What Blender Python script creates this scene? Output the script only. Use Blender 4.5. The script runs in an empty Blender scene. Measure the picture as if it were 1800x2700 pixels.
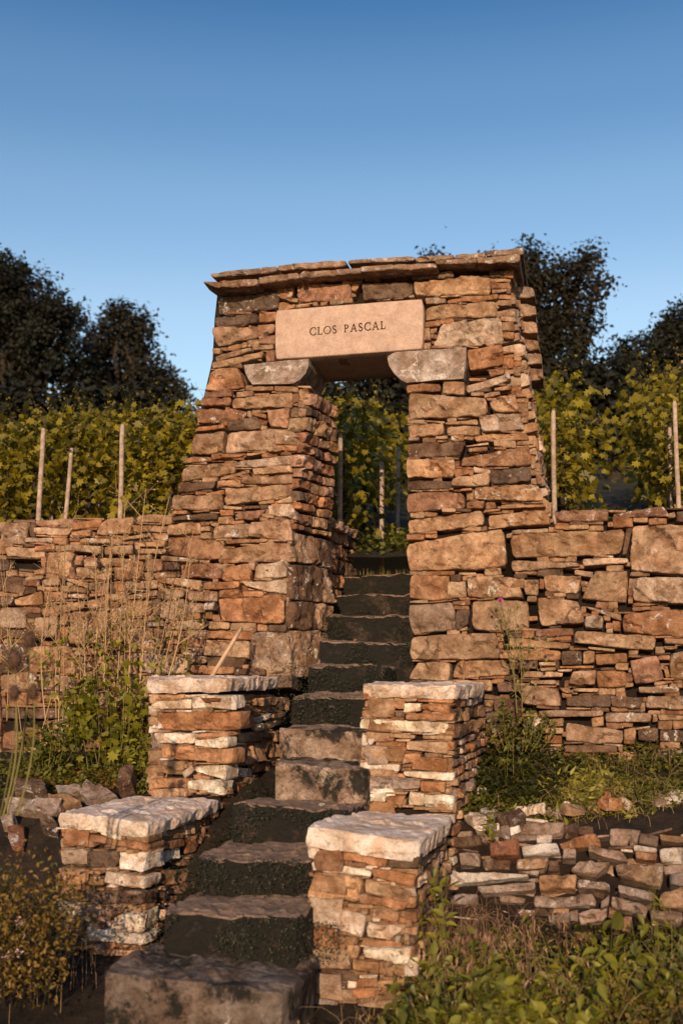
import bpy, math, random
import numpy as np
from mathutils import Vector, noise
R = math.radians
random.seed(7); rng = np.random.default_rng(11)
sc = bpy.context.scene
# ------------------------------------------------------------------ camera
F = 2800.0                                   # focal length in photo pixels (photo 1800 x 2700)
TA = (1735 - 1350) / F; ALPHA = math.atan(TA)
cam_d = bpy.data.cameras.new('camera'); cam = bpy.data.objects.new('camera', cam_d)
sc.collection.objects.link(cam); sc.camera = cam
cam.location = (0, 0, 0); cam.rotation_euler = (math.pi/2 + ALPHA, 0, 0)
cam_d.sensor_fit = 'VERTICAL'; cam_d.sensor_height = 36; cam_d.sensor_width = 24
cam_d.lens = F / 2700 * 36
cam_d.clip_start = .05; cam_d.clip_end = 900
cam_d.dof.use_dof = True; cam_d.dof.focus_distance = 7.9; cam_d.dof.aperture_fstop = 1.7
# ------------------------------------------------------------------ sky, sun, exposure
SUN_AZ, SUN_EL = R(8), R(16)                # azimuth: left of straight behind the camera
sd = Vector((-math.sin(SUN_AZ)*math.cos(SUN_EL), -math.cos(SUN_AZ)*math.cos(SUN_EL), math.sin(SUN_EL)))
w = bpy.data.worlds.new('World'); sc.world = w; w.use_nodes = True
nt = w.node_tree; nt.nodes.clear()
sky = nt.nodes.new('ShaderNodeTexSky'); sky.sky_type = 'NISHITA'; sky.sun_disc = False
sky.sun_elevation = SUN_EL; sky.sun_rotation = math.atan2(sd.x, sd.y)
sky.altitude = 900; sky.air_density = 1.3; sky.dust_density = 1.2; sky.ozone_density = 3.6
bgn = nt.nodes.new('ShaderNodeBackground'); bgn.inputs[1].default_value = .118
wo = nt.nodes.new('ShaderNodeOutputWorld')
# clear evening sky: pale towards the horizon, deep blue overhead, the same all the way round
tc = nt.nodes.new('ShaderNodeTexCoord'); sx_ = nt.nodes.new('ShaderNodeSeparateXYZ'); nt.links.new(tc.outputs['Generated'], sx_.inputs[0])
rp = nt.nodes.new('ShaderNodeValToRGB'); nt.links.new(sx_.outputs['Z'], rp.inputs[0]); rp.color_ramp.interpolation = 'EASE'
for e_, (p_, c_) in zip([rp.color_ramp.elements[0], rp.color_ramp.elements[1]] + [rp.color_ramp.elements.new(x_) for x_ in (.4, .5, .6)], [(.30, (.80, .66, .56)), (1.0, (.2, .31, .38)), (.40, (.60, .57, .53)), (.48, (.42, .47, .48)), (.58, (.20, .33, .41))]):
    e_.position = p_; e_.color = (*c_, 1)
m1 = nt.nodes.new('ShaderNodeVectorMath'); m1.operation = 'MULTIPLY'; nt.links.new(sky.outputs[0], m1.inputs[0]); nt.links.new(rp.outputs[0], m1.inputs[1])
m2 = nt.nodes.new('ShaderNodeVectorMath'); m2.operation = 'SCALE'; m2.inputs['Scale'].default_value = 2.0; nt.links.new(m1.outputs[0], m2.inputs[0])
nt.links.new(m2.outputs[0], bgn.inputs[0]); nt.links.new(bgn.outputs[0], wo.inputs[0])
sl = bpy.data.lights.new('sun', 'SUN'); sl.energy = 4.7; sl.angle = R(.55); sl.color = (1, .745, .50)
so = bpy.data.objects.new('sun', sl); sc.collection.objects.link(so)
so.rotation_euler = sd.to_track_quat('Z', 'Y').to_euler(); so.location = (-6, -4, 6)
sc.view_settings.view_transform = 'Standard'; sc.view_settings.look = 'None'
sc.view_settings.gamma = 1; sc.view_settings.use_curve_mapping = False
sc.view_settings.exposure = 0.45
# ------------------------------------------------------------------ geometry helpers
CA, SA = math.cos(ALPHA), math.sin(ALPHA)
def ray(px, py):
    a, b = (px - 900)/F, (1350 - py)/F
    return Vector((a, CA - b*SA, SA + b*CA))
def Pd(px, py, Y): d = ray(px, py); return d * (Y/d.y)
def Pz(px, py, z): d = ray(px, py); return d * (z/d.z)
TH = R(13)
U = Vector((math.cos(TH), -math.sin(TH), 0)); V = Vector((math.sin(TH), math.cos(TH), 0)); Z = Vector((0, 0, 1))
class Plane:
    def __init__(s, p, n): s.p = Vector(p); s.n = Vector(n).normalized()
    def off(s, d): return Plane(s.p + s.n*d, s.n)
    def __call__(s, px, py):
        d = ray(px, py); return d * (s.p.dot(s.n)/d.dot(s.n))
BAT = R(5)
FAC = Plane(Pd(920, 1735, 8.0), -V*math.cos(BAT) + Z*math.sin(BAT))     # gate and terrace wall face
def vplane(p, q):                       # vertical plane through two points, facing the camera side / right
    e = (q - p); e.z = 0; n = Vector((e.y, -e.x, 0)); return Plane(p, n)
col = sc.collection
def link(o, parent=None, at=None):
    col.objects.link(o)
    if parent is not None:
        o.parent = parent
    return o
def thing(name, label, cat, loc, group=None):
    o = bpy.data.objects.new(name, None); col.objects.link(o); o.location = loc; o.empty_display_size = .1
    o['label'] = label; o['category'] = cat
    if group: o['group'] = group
    return o
def tagm(o, label, cat, group=None):
    o['label'] = label; o['category'] = cat
    if group: o['group'] = group
    return o
def mk(name, vs, fs, mat, parent=None, smooth=False, origin=None, kind=None, color=None):
    """one mesh object; vs world coordinates"""
    vs = np.asarray([tuple(v) for v in vs] if not isinstance(vs, np.ndarray) else vs, dtype=np.float64)
    if origin is None: origin = np.array([vs[:,0].mean(), vs[:,1].mean(), vs[:,2].min()])
    origin = np.array(tuple(origin))
    me = bpy.data.meshes.new(name)
    lv = vs - origin
    if isinstance(fs, np.ndarray):
        me.vertices.add(len(lv)); me.vertices.foreach_set('co', lv.ravel())
        k = fs.shape[1]
        me.loops.add(fs.size); me.loops.foreach_set('vertex_index', fs.ravel().astype(np.int32))
        me.polygons.add(len(fs)); me.polygons.foreach_set('loop_start', np.arange(0, fs.size, k, dtype=np.int32))
        me.update(calc_edges=True)
    else:
        me.from_pydata([tuple(v) for v in lv], [], fs); me.update()
    if smooth: me.polygons.foreach_set('use_smooth', [True]*len(me.polygons))
    if mat: me.materials.append(mat)
    o = bpy.data.objects.new(name, me); col.objects.link(o)
    if parent is not None:
        o.parent = parent
        acc = Vector(parent.location); pp = parent.parent
        while pp is not None: acc += pp.location; pp = pp.parent
        o.location = Vector(origin) - acc
    else: o.location = origin
    if kind: o['kind'] = kind
    if color: o.color = (*color, 1)
    return o
def lerp(a, b, t): return a + (b - a)*t
# ------------------------------------------------------------------ materials
def newmat(name):
    m = bpy.data.materials.new(name); m.use_nodes = True; n = m.node_tree; n.nodes.clear()
    out = n.nodes.new('ShaderNodeOutputMaterial'); b = n.nodes.new('ShaderNodeBsdfPrincipled')
    n.links.new(b.outputs[0], out.inputs[0]); return m, n, b, out
def N(n, t, **k):
    x = n.nodes.new(t)
    for a, v in k.items():
        if a == 'i':
            for kk, vv in v.items(): x.inputs[kk].default_value = vv
        else: setattr(x, a, v)
    return x
def mixc(n, fac, a, b, mode='MIX'):
    x = n.nodes.new('ShaderNodeMix'); x.data_type = 'RGBA'; x.blend_type = mode
    for s, v in ((x.inputs[0], fac), (x.inputs[6], a), (x.inputs[7], b)):
        if hasattr(v, 'is_output'): n.links.new(v, s)
        elif isinstance(v, tuple): s.default_value = (*v, 1) if len(v) == 3 else v
        else: s.default_value = v
    return x.outputs[2]
def ramp(n, src, pts):
    r = n.nodes.new('ShaderNodeValToRGB'); cr = r.color_ramp
    while len(cr.elements) < len(pts): cr.elements.new(.5)
    for e, (p, c) in zip(cr.elements, pts):
        e.position = p; e.color = (c, c, c, 1) if not isinstance(c, tuple) else (*c, 1)
    n.links.new(src, r.inputs[0]); return r.outputs[0]
def coords(n, use_random=True):
    g = N(n, 'ShaderNodeNewGeometry'); oi = N(n, 'ShaderNodeObjectInfo')
    sc_ = N(n, 'ShaderNodeVectorMath', operation='SCALE', i={0: (37, 71, 53)}); n.links.new(oi.outputs['Random'], sc_.inputs['Scale'])
    ad = N(n, 'ShaderNodeVectorMath', operation='ADD')
    n.links.new(g.outputs['Position'], ad.inputs[0]); n.links.new(sc_.outputs[0], ad.inputs[1])
    return ad.outputs[0], oi, g
def noise_t(n, co, scale, detail=6, rough=.6, dist=0):
    x = N(n, 'ShaderNodeTexNoise', i={'Scale': scale, 'Detail': detail, 'Roughness': rough, 'Distortion': dist}); n.links.new(co, x.inputs['Vector']); return x.outputs['Fac']
def stone_mat(name, lichen=.5, bump=1.0, moss=0, fixed=None, dark=.55):
    m, n, b, out = newmat(name)
    co, oi, g = coords(n)
    base = oi.outputs['Color']
    if fixed:
        rgb = N(n, 'ShaderNodeRGB'); rgb.outputs[0].default_value = (*fixed, 1); base = rgb.outputs[0]
    n1 = noise_t(n, co, 7, 5, .65, .4); n2 = noise_t(n, co, 26, 8, .75, .3); n3 = noise_t(n, co, 150, 5, .85)
    n4 = noise_t(n, co, 3.5, 4, .6, 1.2); n5 = noise_t(n, co, 15, 9, .78, .6)
    c = mixc(n, ramp(n, n1, [(.38, 0), (.6, 1)]), base, mixc(n, 1.0, base, (dark*.9, dark*.74, dark*.6), 'MULTIPLY'))
    c = mixc(n, ramp(n, n4, [(.47, 0), (.6, .8)]), c, mixc(n, 1.0, c, (1.35, 1.3, 1.32), 'MULTIPLY'))
    # rusty stains
    c = mixc(n, ramp(n, n5, [(.56, 0), (.7, .6)]), c, mixc(n, .6, c, (.33, .13, .035)))
    # grain and pits
    c = mixc(n, ramp(n, n2, [(.3, .85), (.47, 0)]), c, mixc(n, 1.0, c, (.35, .3, .27), 'MULTIPLY'))
    c = mixc(n, ramp(n, n3, [(.38, .8), (.52, 0)]), c, mixc(n, 1.0, c, (.42, .38, .35), 'MULTIPLY'))
    if lichen:
        l1 = noise_t(n, co, 9, 8, .7, .8); l2 = noise_t(n, co, 45, 5, .7)
        ma = N(n, 'ShaderNodeMath', operation='MULTIPLY'); n.links.new(ramp(n, l1, [(.66-.1*lichen, 0), (.72-.1*lichen, 1)]), ma.inputs[0]); n.links.new(ramp(n, l2, [(.4, 0), (.52, 1)]), ma.inputs[1])
        c = mixc(n, ma.outputs[0], c, (.5, .44, .39))
        l3 = noise_t(n, co, 12.3, 8, .75, .5)
        c = mixc(n, ramp(n, l3, [(.30, .85*lichen), (.40, 0)]), c, (.035, .03, .027))
    if name == 'mossy_step_stone':      # trodden earth lies on the treads, moss keeps to the risers
        sp = N(n, 'ShaderNodeSeparateXYZ'); n.links.new(g.outputs['Normal'], sp.inputs[0]); tr_ = noise_t(n, co, 5, 8, .75, .5)
        a_ = N(n, 'ShaderNodeMath', operation='ADD'); n.links.new(sp.outputs['Z'], a_.inputs[0]); n.links.new(tr_, a_.inputs[1])
        topm = ramp(n, a_.outputs[0], [(.95, 0), (.99, 1)])
    if moss:
        mo = noise_t(n, co, 4, 8, .75, .3)
        c = mixc(n, ramp(n, mo, [(.52-.25*moss, 0), (.6-.25*moss, .95)]), c, (.009, .008, .005))
    if name == 'mossy_step_stone':
        c = mixc(n, topm, c, mixc(n, ramp(n, n5, [(.4, 0), (.62, 1)]), (.13, .082, .055), (.27, .175, .12)))
    n.links.new(c, b.inputs['Base Color']); b.inputs['Roughness'].default_value = .88
    b.inputs['Specular IOR Level'].default_value = .25
    vo = N(n, 'ShaderNodeTexVoronoi', feature='F1', i={'Scale': 22, 'Randomness': 1}); 
    dv = N(n, 'ShaderNodeVectorMath', operation='ADD'); nn = N(n, 'ShaderNodeTexNoise', i={'Scale': 9, 'Detail': 3}); n.links.new(co, nn.inputs['Vector'])
    ns = N(n, 'ShaderNodeVectorMath', operation='SCALE', i={'Scale': .12}); n.links.new(nn.outputs['Color'], ns.inputs[0])
    n.links.new(co, dv.inputs[0]); n.links.new(ns.outputs[0], dv.inputs[1]); n.links.new(dv.outputs[0], vo.inputs['Vector'])
    h = None
    for src, amp in ((n1, .018), (n2, .016), (n3, .004), (vo.outputs['Distance'], .014), (n5, .012)):
        k = N(n, 'ShaderNodeMath', operation='MULTIPLY', i={1: amp}); n.links.new(src, k.inputs[0])
        if h is None: h = k.outputs[0]
        else:
            a = N(n, 'ShaderNodeMath', operation='ADD'); n.links.new(h, a.inputs[0]); n.links.new(k.outputs[0], a.inputs[1]); h = a.outputs[0]
    bp = N(n, 'ShaderNodeBump', i={'Strength': 1.0, 'Distance': bump}); n.links.new(h, bp.inputs['Height']); n.links.new(bp.outputs[0], b.inputs['Normal'])
    return m
STONE = stone_mat('weathered_limestone', .35, 1.1)
STONEL = stone_mat('lichened_limestone', 1.0, 1.4)
CAPM = stone_mat('pale_cap_stone', .25, 1.0, dark=.8)
PALESTEP = stone_mat('worn_pale_step_stone', .3, 1.4, moss=.14)
STEPM = stone_mat('mossy_step_stone', .4, 1.3, moss=.55)
def plain(name, c1, c2, scale=8, rough=.9, bump=.01, detail=6, thr=(.4, .6)):
    m, n, b, out = newmat(name); co, oi, g = coords(n)
    a = noise_t(n, co, scale, detail, .7, .3); a2 = noise_t(n, co, scale*7, 6, .7)
    c = mixc(n, ramp(n, a, [(thr[0], 0), (thr[1], 1)]), c1, c2)
    c = mixc(n, ramp(n, a2, [(.35, .5), (.6, 0)]), c, mixc(n, 1.0, c, (.5, .5, .5), 'MULTIPLY'))
    n.links.new(c, b.inputs['Base Color']); b.inputs['Roughness'].default_value = rough; b.inputs['Specular IOR Level'].default_value = .2
    bp = N(n, 'ShaderNodeBump', i={'Strength': 1.0, 'Distance': bump}); n.links.new(a2, bp.inputs['Height']); n.links.new(bp.outputs[0], b.inputs['Normal'])
    return m
CORE = plain('shade_dark_packing', (.008, .005, .004), (.018, .011, .007), 14)  # wall packing, near-black to paint deep shade between the stones
SOIL = plain('soil_and_litter', (.012, .008, .005), (.035, .022, .013), 6, bump=.03)
VSOIL = plain('vineyard_soil', (.015, .014, .006), (.04, .03, .014), 3, bump=.03)
WOOD = plain('grey_weathered_wood', (.40, .30, .235), (.24, .17, .125), 20, bump=.006)
HANDLE = plain('pale_wood', (.55, .36, .22), (.42, .26, .15), 10, bump=.002)
BARK = plain('bark', (.05, .035, .025), (.025, .018, .012), 12, bump=.02)
LINT = plain('dressed_limestone', (.43, .30, .23), (.30, .20, .15), 9, bump=.0035, detail=9, thr=(.35, .68))
INK = plain('engraved_letter', (.035, .02, .014), (.05, .03, .02), 20)
MORTAR = plain('sandy_mortar', (.42, .28, .19), (.3, .2, .14), 30, bump=.006)
def leaf_mat(name, c1, c2, trans=.35, rough=.5):
    m, n, b, out = newmat(name)
    g = N(n, 'ShaderNodeNewGeometry')
    nz = N(n, 'ShaderNodeTexNoise', i={'Scale': 1.1, 'Detail': 3}); n.links.new(g.outputs['Position'], nz.inputs['Vector'])
    ad = N(n, 'ShaderNodeMath', operation='MULTIPLY_ADD', i={1: .65}); n.links.new(g.outputs['Random Per Island'], ad.inputs[0])
    mm = N(n, 'ShaderNodeMath', operation='MULTIPLY', i={1: .35}); n.links.new(nz.outputs['Fac'], mm.inputs[0]); n.links.new(mm.outputs[0], ad.inputs[2])
    c = mixc(n, ad.outputs[0], c1, c2)
    n.links.new(c, b.inputs['Base Color']); b.inputs['Roughness'].default_value = rough; b.inputs['Specular IOR Level'].default_value = .3
    tr = N(n, 'ShaderNodeBsdfTranslucent'); n.links.new(mixc(n, 1.0, c, (1.25, 1.3, .5), 'MULTIPLY'), tr.inputs[0])
    mx = N(n, 'ShaderNodeMixShader', i={0: trans}); n.links.new(b.outputs[0], mx.inputs[1]); n.links.new(tr.outputs[0], mx.inputs[2]); n.links.new(mx.outputs[0], out.inputs[0])
    return m
VINE = leaf_mat('vine_leaf', (.012, .017, .003), (.29, .22, .013))
WEED = leaf_mat('weed_leaf', (.05, .06, .006), (.25, .22, .02))
BRAM = leaf_mat('bramble_leaf', (.018, .028, .004), (.17, .155, .02))
DRY = leaf_mat('dry_straw', (.22, .13, .06), (.5, .33, .17), .15, .7)
DRYR = leaf_mat('dry_red_straw', (.12, .06, .03), (.36, .21, .12), .15, .7)
STALK = leaf_mat('green_stalk', (.09, .085, .02), (.22, .17, .05), .1)
TREEL = leaf_mat('shade_dark_oak_leaf', (.004, .005, .002), (.011, .010, .003), .1, .8)  # near-black: shade on the trees is put into the leaf colour
TREEB = leaf_mat('shade_dark_hazel_leaf', (.004, .005, .002), (.020, .014, .003), .1, .8)  # same shade tone painted into these leaves, slightly browner
MOSS = leaf_mat('moss_tuft', (.07, .06, .008), (.2, .1, .02), .2)
DKMOSS = leaf_mat('dark_step_moss', (.008, .010, .004), (.026, .026, .007), .2)
PINK = leaf_mat('thistle_flower', (.5, .07, .32), (.65, .14, .45), .3)
PALEP = leaf_mat('pale_pink_flower', (.5, .3, .3), (.65, .45, .42), .3)
TEAS = leaf_mat('teasel_bristle', (.06, .03, .018), (.13, .07, .04), .15, .8)
# colour palette of the stones (albedo)
PAL = {'t': (.385, .245, .145), 'o': (.37, .195, .10), 'r': (.26, .12, .072), 'b': (.15, .095, .062),
       'g': (.36, .275, .225), 'w': (.70, .59, .49), 'p': (.42, .24, .19)}
EVEN = [0]
def scol(c, k=1.0):
    b = PAL[c]; e_ = EVEN[0]*{'w': .6, 'g': .6, 'r': .3, 'p': .5}.get(c, 0); b = tuple(x*(1-e_) + y*e_ for x, y in zip(b, PAL['t'])); f = k*random.uniform(.82, 1.15); h = random.uniform(-.07, .07)
    return (min(.8, b[0]*f*(1+h)), b[1]*f, b[2]*f*(1-h*1.3))
# ------------------------------------------------------------------ a stone
def quadpt(c, a, b):                        # a,b in 0..1 ; corners TL TR BR BL, b downward
    return (c[0]*(1-a) + c[1]*a)*(1-b) + (c[3]*(1-a) + c[2]*a)*b
def axis(L, res, lo, hi):
    n = max(lo, min(hi, int(round(L/res)))); e = min(.2, .006/max(L, .03))
    return [0, e] + [e + (1-2*e)*i/n for i in range(1, n)] + [1-e, 1]
def stone(name, parent, c, depth, colr, mat=None, n=None, res=.026, amp=1.0, round_=1.0, seed=None, kind=None, axis_dir=None, fa=1.0, sa=1.0):
    c = [Vector(x) for x in c]; FQ = 8.5
    if n is None: n = (c[2]-c[0]).cross(c[1]-c[3]).normalized()*1
    ul = ((c[1]-c[0]).length + (c[2]-c[3]).length)/2; vl = ((c[3]-c[0]).length + (c[2]-c[1]).length)/2
    big = 3 if sa != 1 else 1
    A = axis(ul, res, 2, 22*big); B = axis(vl, res, 2, 13*big)
    nw = max(1, min(6, int(depth/(res*1.6)))) if big == 1 else 4
    rr = min(.010, .12*min(ul, vl))*round_
    sd_ = Vector((random.uniform(0, 90), random.uniform(0, 90), random.uniform(0, 90)))
    back = -n if axis_dir is None else Vector(axis_dir).normalized()
    vs = []; cu = (c[0]+c[1]+c[2]+c[3])/4
    # facet planes give the cleft look
    fac = [(random.uniform(.1, .9), random.uniform(.1, .9), random.uniform(-.30, .30), random.uniform(-.35, .35), random.uniform(-.006, .010)) for _ in range(3 if ul > .2 else 2)]
    k = .05*round_
    def base(a, b):
        # rounded corners in the outline
        x, y = 2*a-1, 2*b-1
        s = 1 - k*(abs(x)**4)*(abs(y)**4)
        return quadpt(c, .5 + x*s/2, .5 + y*s/2)
    def disp(p, f=1.0):
        q = p + sd_
        d = noise.noise_vector(q*5.5)*.012 + noise.noise_vector(q*17)*.006 + noise.noise_vector(q*37)*.004
        fp = noise.voronoi(q*FQ)[1][0]; hv = noise.noise_vector(fp*7.7 + Vector((3.3, 1.7, 9.1)))
        d = d + n*(((q - fp/FQ).dot(hv)*.62 + hv.x*.012)*fa)
        m_ = min(1.0, min(ul, vl)/.09)
        return d*amp*f*m_
    for b in B:
        for a in A:
            p = base(a, b)
            e = min(a, 1-a)*ul; e2 = min(b, 1-b)*vl
            sag = 0
            for q in (e, e2):
                if q < rr: sag += rr - math.sqrt(max(0, rr*rr - (rr-q)**2))
            pl = min(z0 + (a-fa)*gx*ul*.3 + (b-fb)*gy*vl*.3 for fa, fb, gx, gy, z0 in fac)
            pl = max(-.03, min(.012, pl))*min(1, vl/.08)
            vs.append(p - n*(sag*.9) + n*pl*amp + disp(p))
    na, nb = len(A), len(B)
    loop = [i for i in range(na)] + [j*na + na-1 for j in range(1, nb)] + [(nb-1)*na + i for i in range(na-2, -1, -1)] + [j*na for j in range(nb-2, 0, -1)]
    ab = [(A[i % na], B[i//na]) for i in loop]
    fs = []
    for j in range(nb-1):
        for i in range(na-1):
            q = j*na+i; fs.append((q, q+na, q+na+1, q+1))
    prev = loop
    for w_ in range(1, nw+1):
        t = w_/nw; st = len(vs)
        for (a, b) in ab:
            p = base(a, b); p = p.lerp(cu, .04*t*t*round_) + back*(depth*t + rr)
            
            dd = disp(p, .9)
            if sa != 1:                     # chiselled, scalloped edge of a cap slab
                o_ = (p - cu); o_ -= n*o_.dot(n); o_.normalize(); fp_ = noise.voronoi(Vector((p.x, p.y, p.z*.6))*11)[0][0]
                dd = dd + o_*(fp_*.05 - .02)*sa*math.sin(min(1, t*1.1)*2.2)
            vs.append(p + dd)
        cur = list(range(st, st+len(ab))); L = len(ab)
        for q in range(L): fs.append((prev[q], prev[(q+1) % L], cur[(q+1) % L], cur[q]))
        prev = cur
    fs.append(tuple(prev))
    ce = sum(vs, Vector())/len(vs)
    return mk(name, vs, fs, mat or STONE, parent, smooth=(fa < .6), origin=ce, color=colr, kind=kind)
TILE = {1: (500, 630, 500/1568), 2: (950, 630, 550/1568), 3: (400, 1200, 550/1568), 4: (950, 1200, 450/1568), 5: (0, 1300, 500/1568),
        6: (1300, 1300, 500/1568), 7: (100, 1750, 700/1568), 8: (750, 1750, 600/1568), 11: (0, 1800, 500/1307), 12: (1100, 1850, 700/1568)}
def tpx(t, pts):
    ox, oy, s = TILE[t]; return [(ox + x*s, oy + y*s) for x, y in pts]
def parse(t, txt):
    out = []
    for ln in txt.replace(';', '\n').split('\n'):
        w_ = ln.split()
        if not w_: continue
        v = list(map(float, w_[1:])); out.append((w_[0], tpx(t, list(zip(v[::2], v[1::2])))))
    return out
def traced(stones, plane, parent, depth=.24, jit=.018, mat=None, matl=None, lich=0.0, kcol=1.0, grow=.4, amp=1.0, res=.026, name='stone'):
    for code, q in stones:
        cx = sum(p[0] for p in q)/4; cy = sum(p[1] for p in q)/4
        q = [(cx + (x-cx)*(1 + grow/max(8, abs(x-cx))), cy + (y-cy)*(1 + grow/max(6, abs(y-cy)))) for x, y in q]
        pl = plane.off(random.uniform(-jit, jit))
        c = [pl(*p) for p in q]
        # a slight turn of each stone about its own middle
        n = plane.n; ce = sum(c, Vector())/4; ty, tz = random.gauss(0, .05), random.gauss(0, .06)
        ex = (c[1]-c[0]).normalized(); ez = Z
        c = [x + n*((x-ce).dot(ex)*ty + (x-ce).dot(ez)*tz) for x in c]
        m_ = matl if (matl and random.random() < lich) else mat
        stone(name, parent, c, depth*random.uniform(.8, 1.15), scol(code, kcol), m_, n=n, amp=amp, res=res)
def inpoly(X, Y, poly):
    ins = np.zeros(X.shape, bool); n = len(poly)
    for i in range(n):
        x1, y1 = poly[i]; x2, y2 = poly[(i+1) % n]
        if y1 == y2: continue
        cnd = ((y1 > Y) != (y2 > Y)) & (X < (x2-x1)*(Y-y1)/(y2-y1) + x1); ins ^= cnd
    return ins
def fill(stones, plane, parent, region, cell=6.5, slope=0.0, codes='tottbor', skip=.16, maxw=16, maxh=4, depth=.16, rec=.018, mat=None, kcol=.9, holes=(), turn=0.0):
    xs = [p[0] for p in region]; ys = [p[1] for p in region]
    gx = np.arange(min(xs), max(xs), cell) + cell/2; gy = np.arange(min(ys), max(ys), cell) + cell/2
    X, Y = np.meshgrid(gx, gy); free = inpoly(X, Y, region)
    for h in holes: free &= ~inpoly(X, Y, h)
    for code, q in stones:
        free &= ~inpoly(X, Y, q)
    H, W = free.shape
    for j in range(H):
        i = 0
        while i < W:
            if not free[j, i]: i += 1; continue
            w_ = 1; mw = random.randint(5, maxw)
            while i+w_ < W and free[j, i+w_] and w_ < mw: w_ += 1
            h_ = 1; mh = random.randint(2, maxh)
            while j+h_ < H and h_ < mh and free[j+h_, i:i+w_].all(): h_ += 1
            free[j:j+h_, i:i+w_] = False
            if w_ >= 2 and w_*h_ >= 4 and random.random() > skip:
                x0, x1 = gx[i]-cell*.5, gx[i+w_-1]+cell*.45; y0, y1 = gy[j]-cell*.45, gy[j+h_-1]+cell*.4
                r = lambda: random.uniform(-cell*.3, cell*.3)
                q = [(x0+r(), y0+r()), (x1+r(), y0+r()), (x1+r(), y1+r()), (x0+r(), y1+r())]
                if turn:
                    a_ = random.gauss(0, turn); mx, my = (x0+x1)/2, (y0+y1)/2
                    q = [(mx + (x_-mx)*math.cos(a_) - (y_-my)*math.sin(a_), my + (x_-mx)*math.sin(a_) + (y_-my)*math.cos(a_)) for x_, y_ in q]
                pl = plane.off(-rec + random.uniform(-.015, .012)*(1 + turn*12)); c = [pl(*p) for p in q]
                stone('stone', parent, c, depth, scol(random.choice(codes), kcol), mat, n=plane.n)
            i += w_
def courses(parent, TL, TR, BR, BL, codes='ttotgb', hr=(.05, .12), wr=(.1, .34), depth=.2, mat=None, kcol=1.0, jit=.015, n=None, gap=.006, name='stone', limit=None):
    TL, TR, BR, BL = map(Vector, (TL, TR, BR, BL)); C = [TL, TR, BR, BL]
    if n is None: n = (BR-TL).cross(TR-BL).normalized()
    Hh = ((BL-TL).length + (BR-TR).length)/2; b = 0; cnt = 0
    while b < 1 - .25*hr[0]/Hh:
        h = random.uniform(*hr)/Hh; b2 = min(1, b+h)
        if 1-b2 < hr[0]*.6/Hh: b2 = 1
        Wd = lerp((TR-TL).length, (BR-BL).length, b); a = 0
        while a < .999:
            a2 = min(1, a + random.uniform(*wr)/Wd)
            if (1-a2)*Wd < wr[0]*.6: a2 = 1
            ga, gb = gap/Wd, gap/Hh; o = n*random.uniform(-jit, jit); r = lambda: random.uniform(-.005, .009)/Hh
            c = [quadpt(C, a+ga, b+gb+r())+o, quadpt(C, a2-ga, b+gb+r())+o, quadpt(C, a2-ga, b2-gb-r())+o, quadpt(C, a+ga, b2-gb-r())+o]
            stone(name, parent, c, depth*random.uniform(.8, 1.1), scol(random.choice(codes), kcol), mat, n=n); cnt += 1
            a = a2
        b = b2
    return cnt
def prism(name, parent, pts, ext, mat, color=None, kind=None):
    """closed prism: polygon pts (3D, clockwise seen from outside) extruded by ext"""
    n = len(pts); vs = list(pts) + [p + ext for p in pts]
    fs = [tuple(range(n-1, -1, -1)), tuple(range(n, 2*n))] + [(i, (i+1) % n, n+(i+1) % n, n+i) for i in range(n)]
    return mk(name, vs, fs, mat, parent, color=color, kind=kind)
def tube(name, pts, rad, mat, parent=None, seg=6, color=None):
    """tube mesh through points; rad number or list; returns object"""
    vs, fs = tube_geo(pts, rad, seg); return mk(name, vs, fs, mat, parent, smooth=True, color=color)
def tube_geo(pts, rad, seg=5, off=0):
    pts = [Vector(p) for p in pts]; n = len(pts); rad = rad if isinstance(rad, (list, tuple)) else [rad]*n
    vs = []; fs = []
    for i, p in enumerate(pts):
        d = (pts[min(i+1, n-1)] - pts[max(i-1, 0)]).normalized()
        x = d.cross(Vector((.31, .9, .2))).normalized(); y = d.cross(x)
        for k in range(seg):
            a = 2*math.pi*k/seg; vs.append(p + (x*math.cos(a) + y*math.sin(a))*rad[i])
    for i in range(n-1):
        for k in range(seg):
            a, b = i*seg+k, i*seg+(k+1) % seg; fs.append((a+off, b+off, b+seg+off, a+seg+off))
    fs.append(tuple(off+k for k in range(seg-1, -1, -1))); fs.append(tuple(off+(n-1)*seg+k for k in range(seg)))
    return vs, fs
# ================================================================== ground (setting)
def facv(p):                                 # metres in front of the facade (world xy)
    return -(Vector((p[0], p[1], 0)) - Vector((FAC.p.x, FAC.p.y, 0))).dot(V)
def facu(p): return (Vector((p[0], p[1], 0)) - Vector((FAC.p.x, FAC.p.y, 0))).dot(U)
def G(u, v, z=0):                            # gate frame: u right, v towards the hill
    q = Vector((FAC.p.x, FAC.p.y, 0)) + U*u + V*v; q.z = z; return q
def interp(x, pts):
    if x <= pts[0][0]: return pts[0][1]
    for (a, b), (c, d) in zip(pts, pts[1:]):
        if x <= c: return b + (d-b)*(x-a)/(c-a)
    return pts[-1][1]
LEFTG = [(0, -.72), (1.0, -.86), (1.4, -.97), (1.7, -1.15), (2.1, -1.55), (2.7, -1.68), (5, -1.7)]
RIGHTG = [(0, -.68), (.9, -.93), (1.12, -1.0), (1.22, -1.06), (1.36, -1.6), (1.9, -1.64), (3.2, -1.68), (5, -1.7)]
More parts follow.
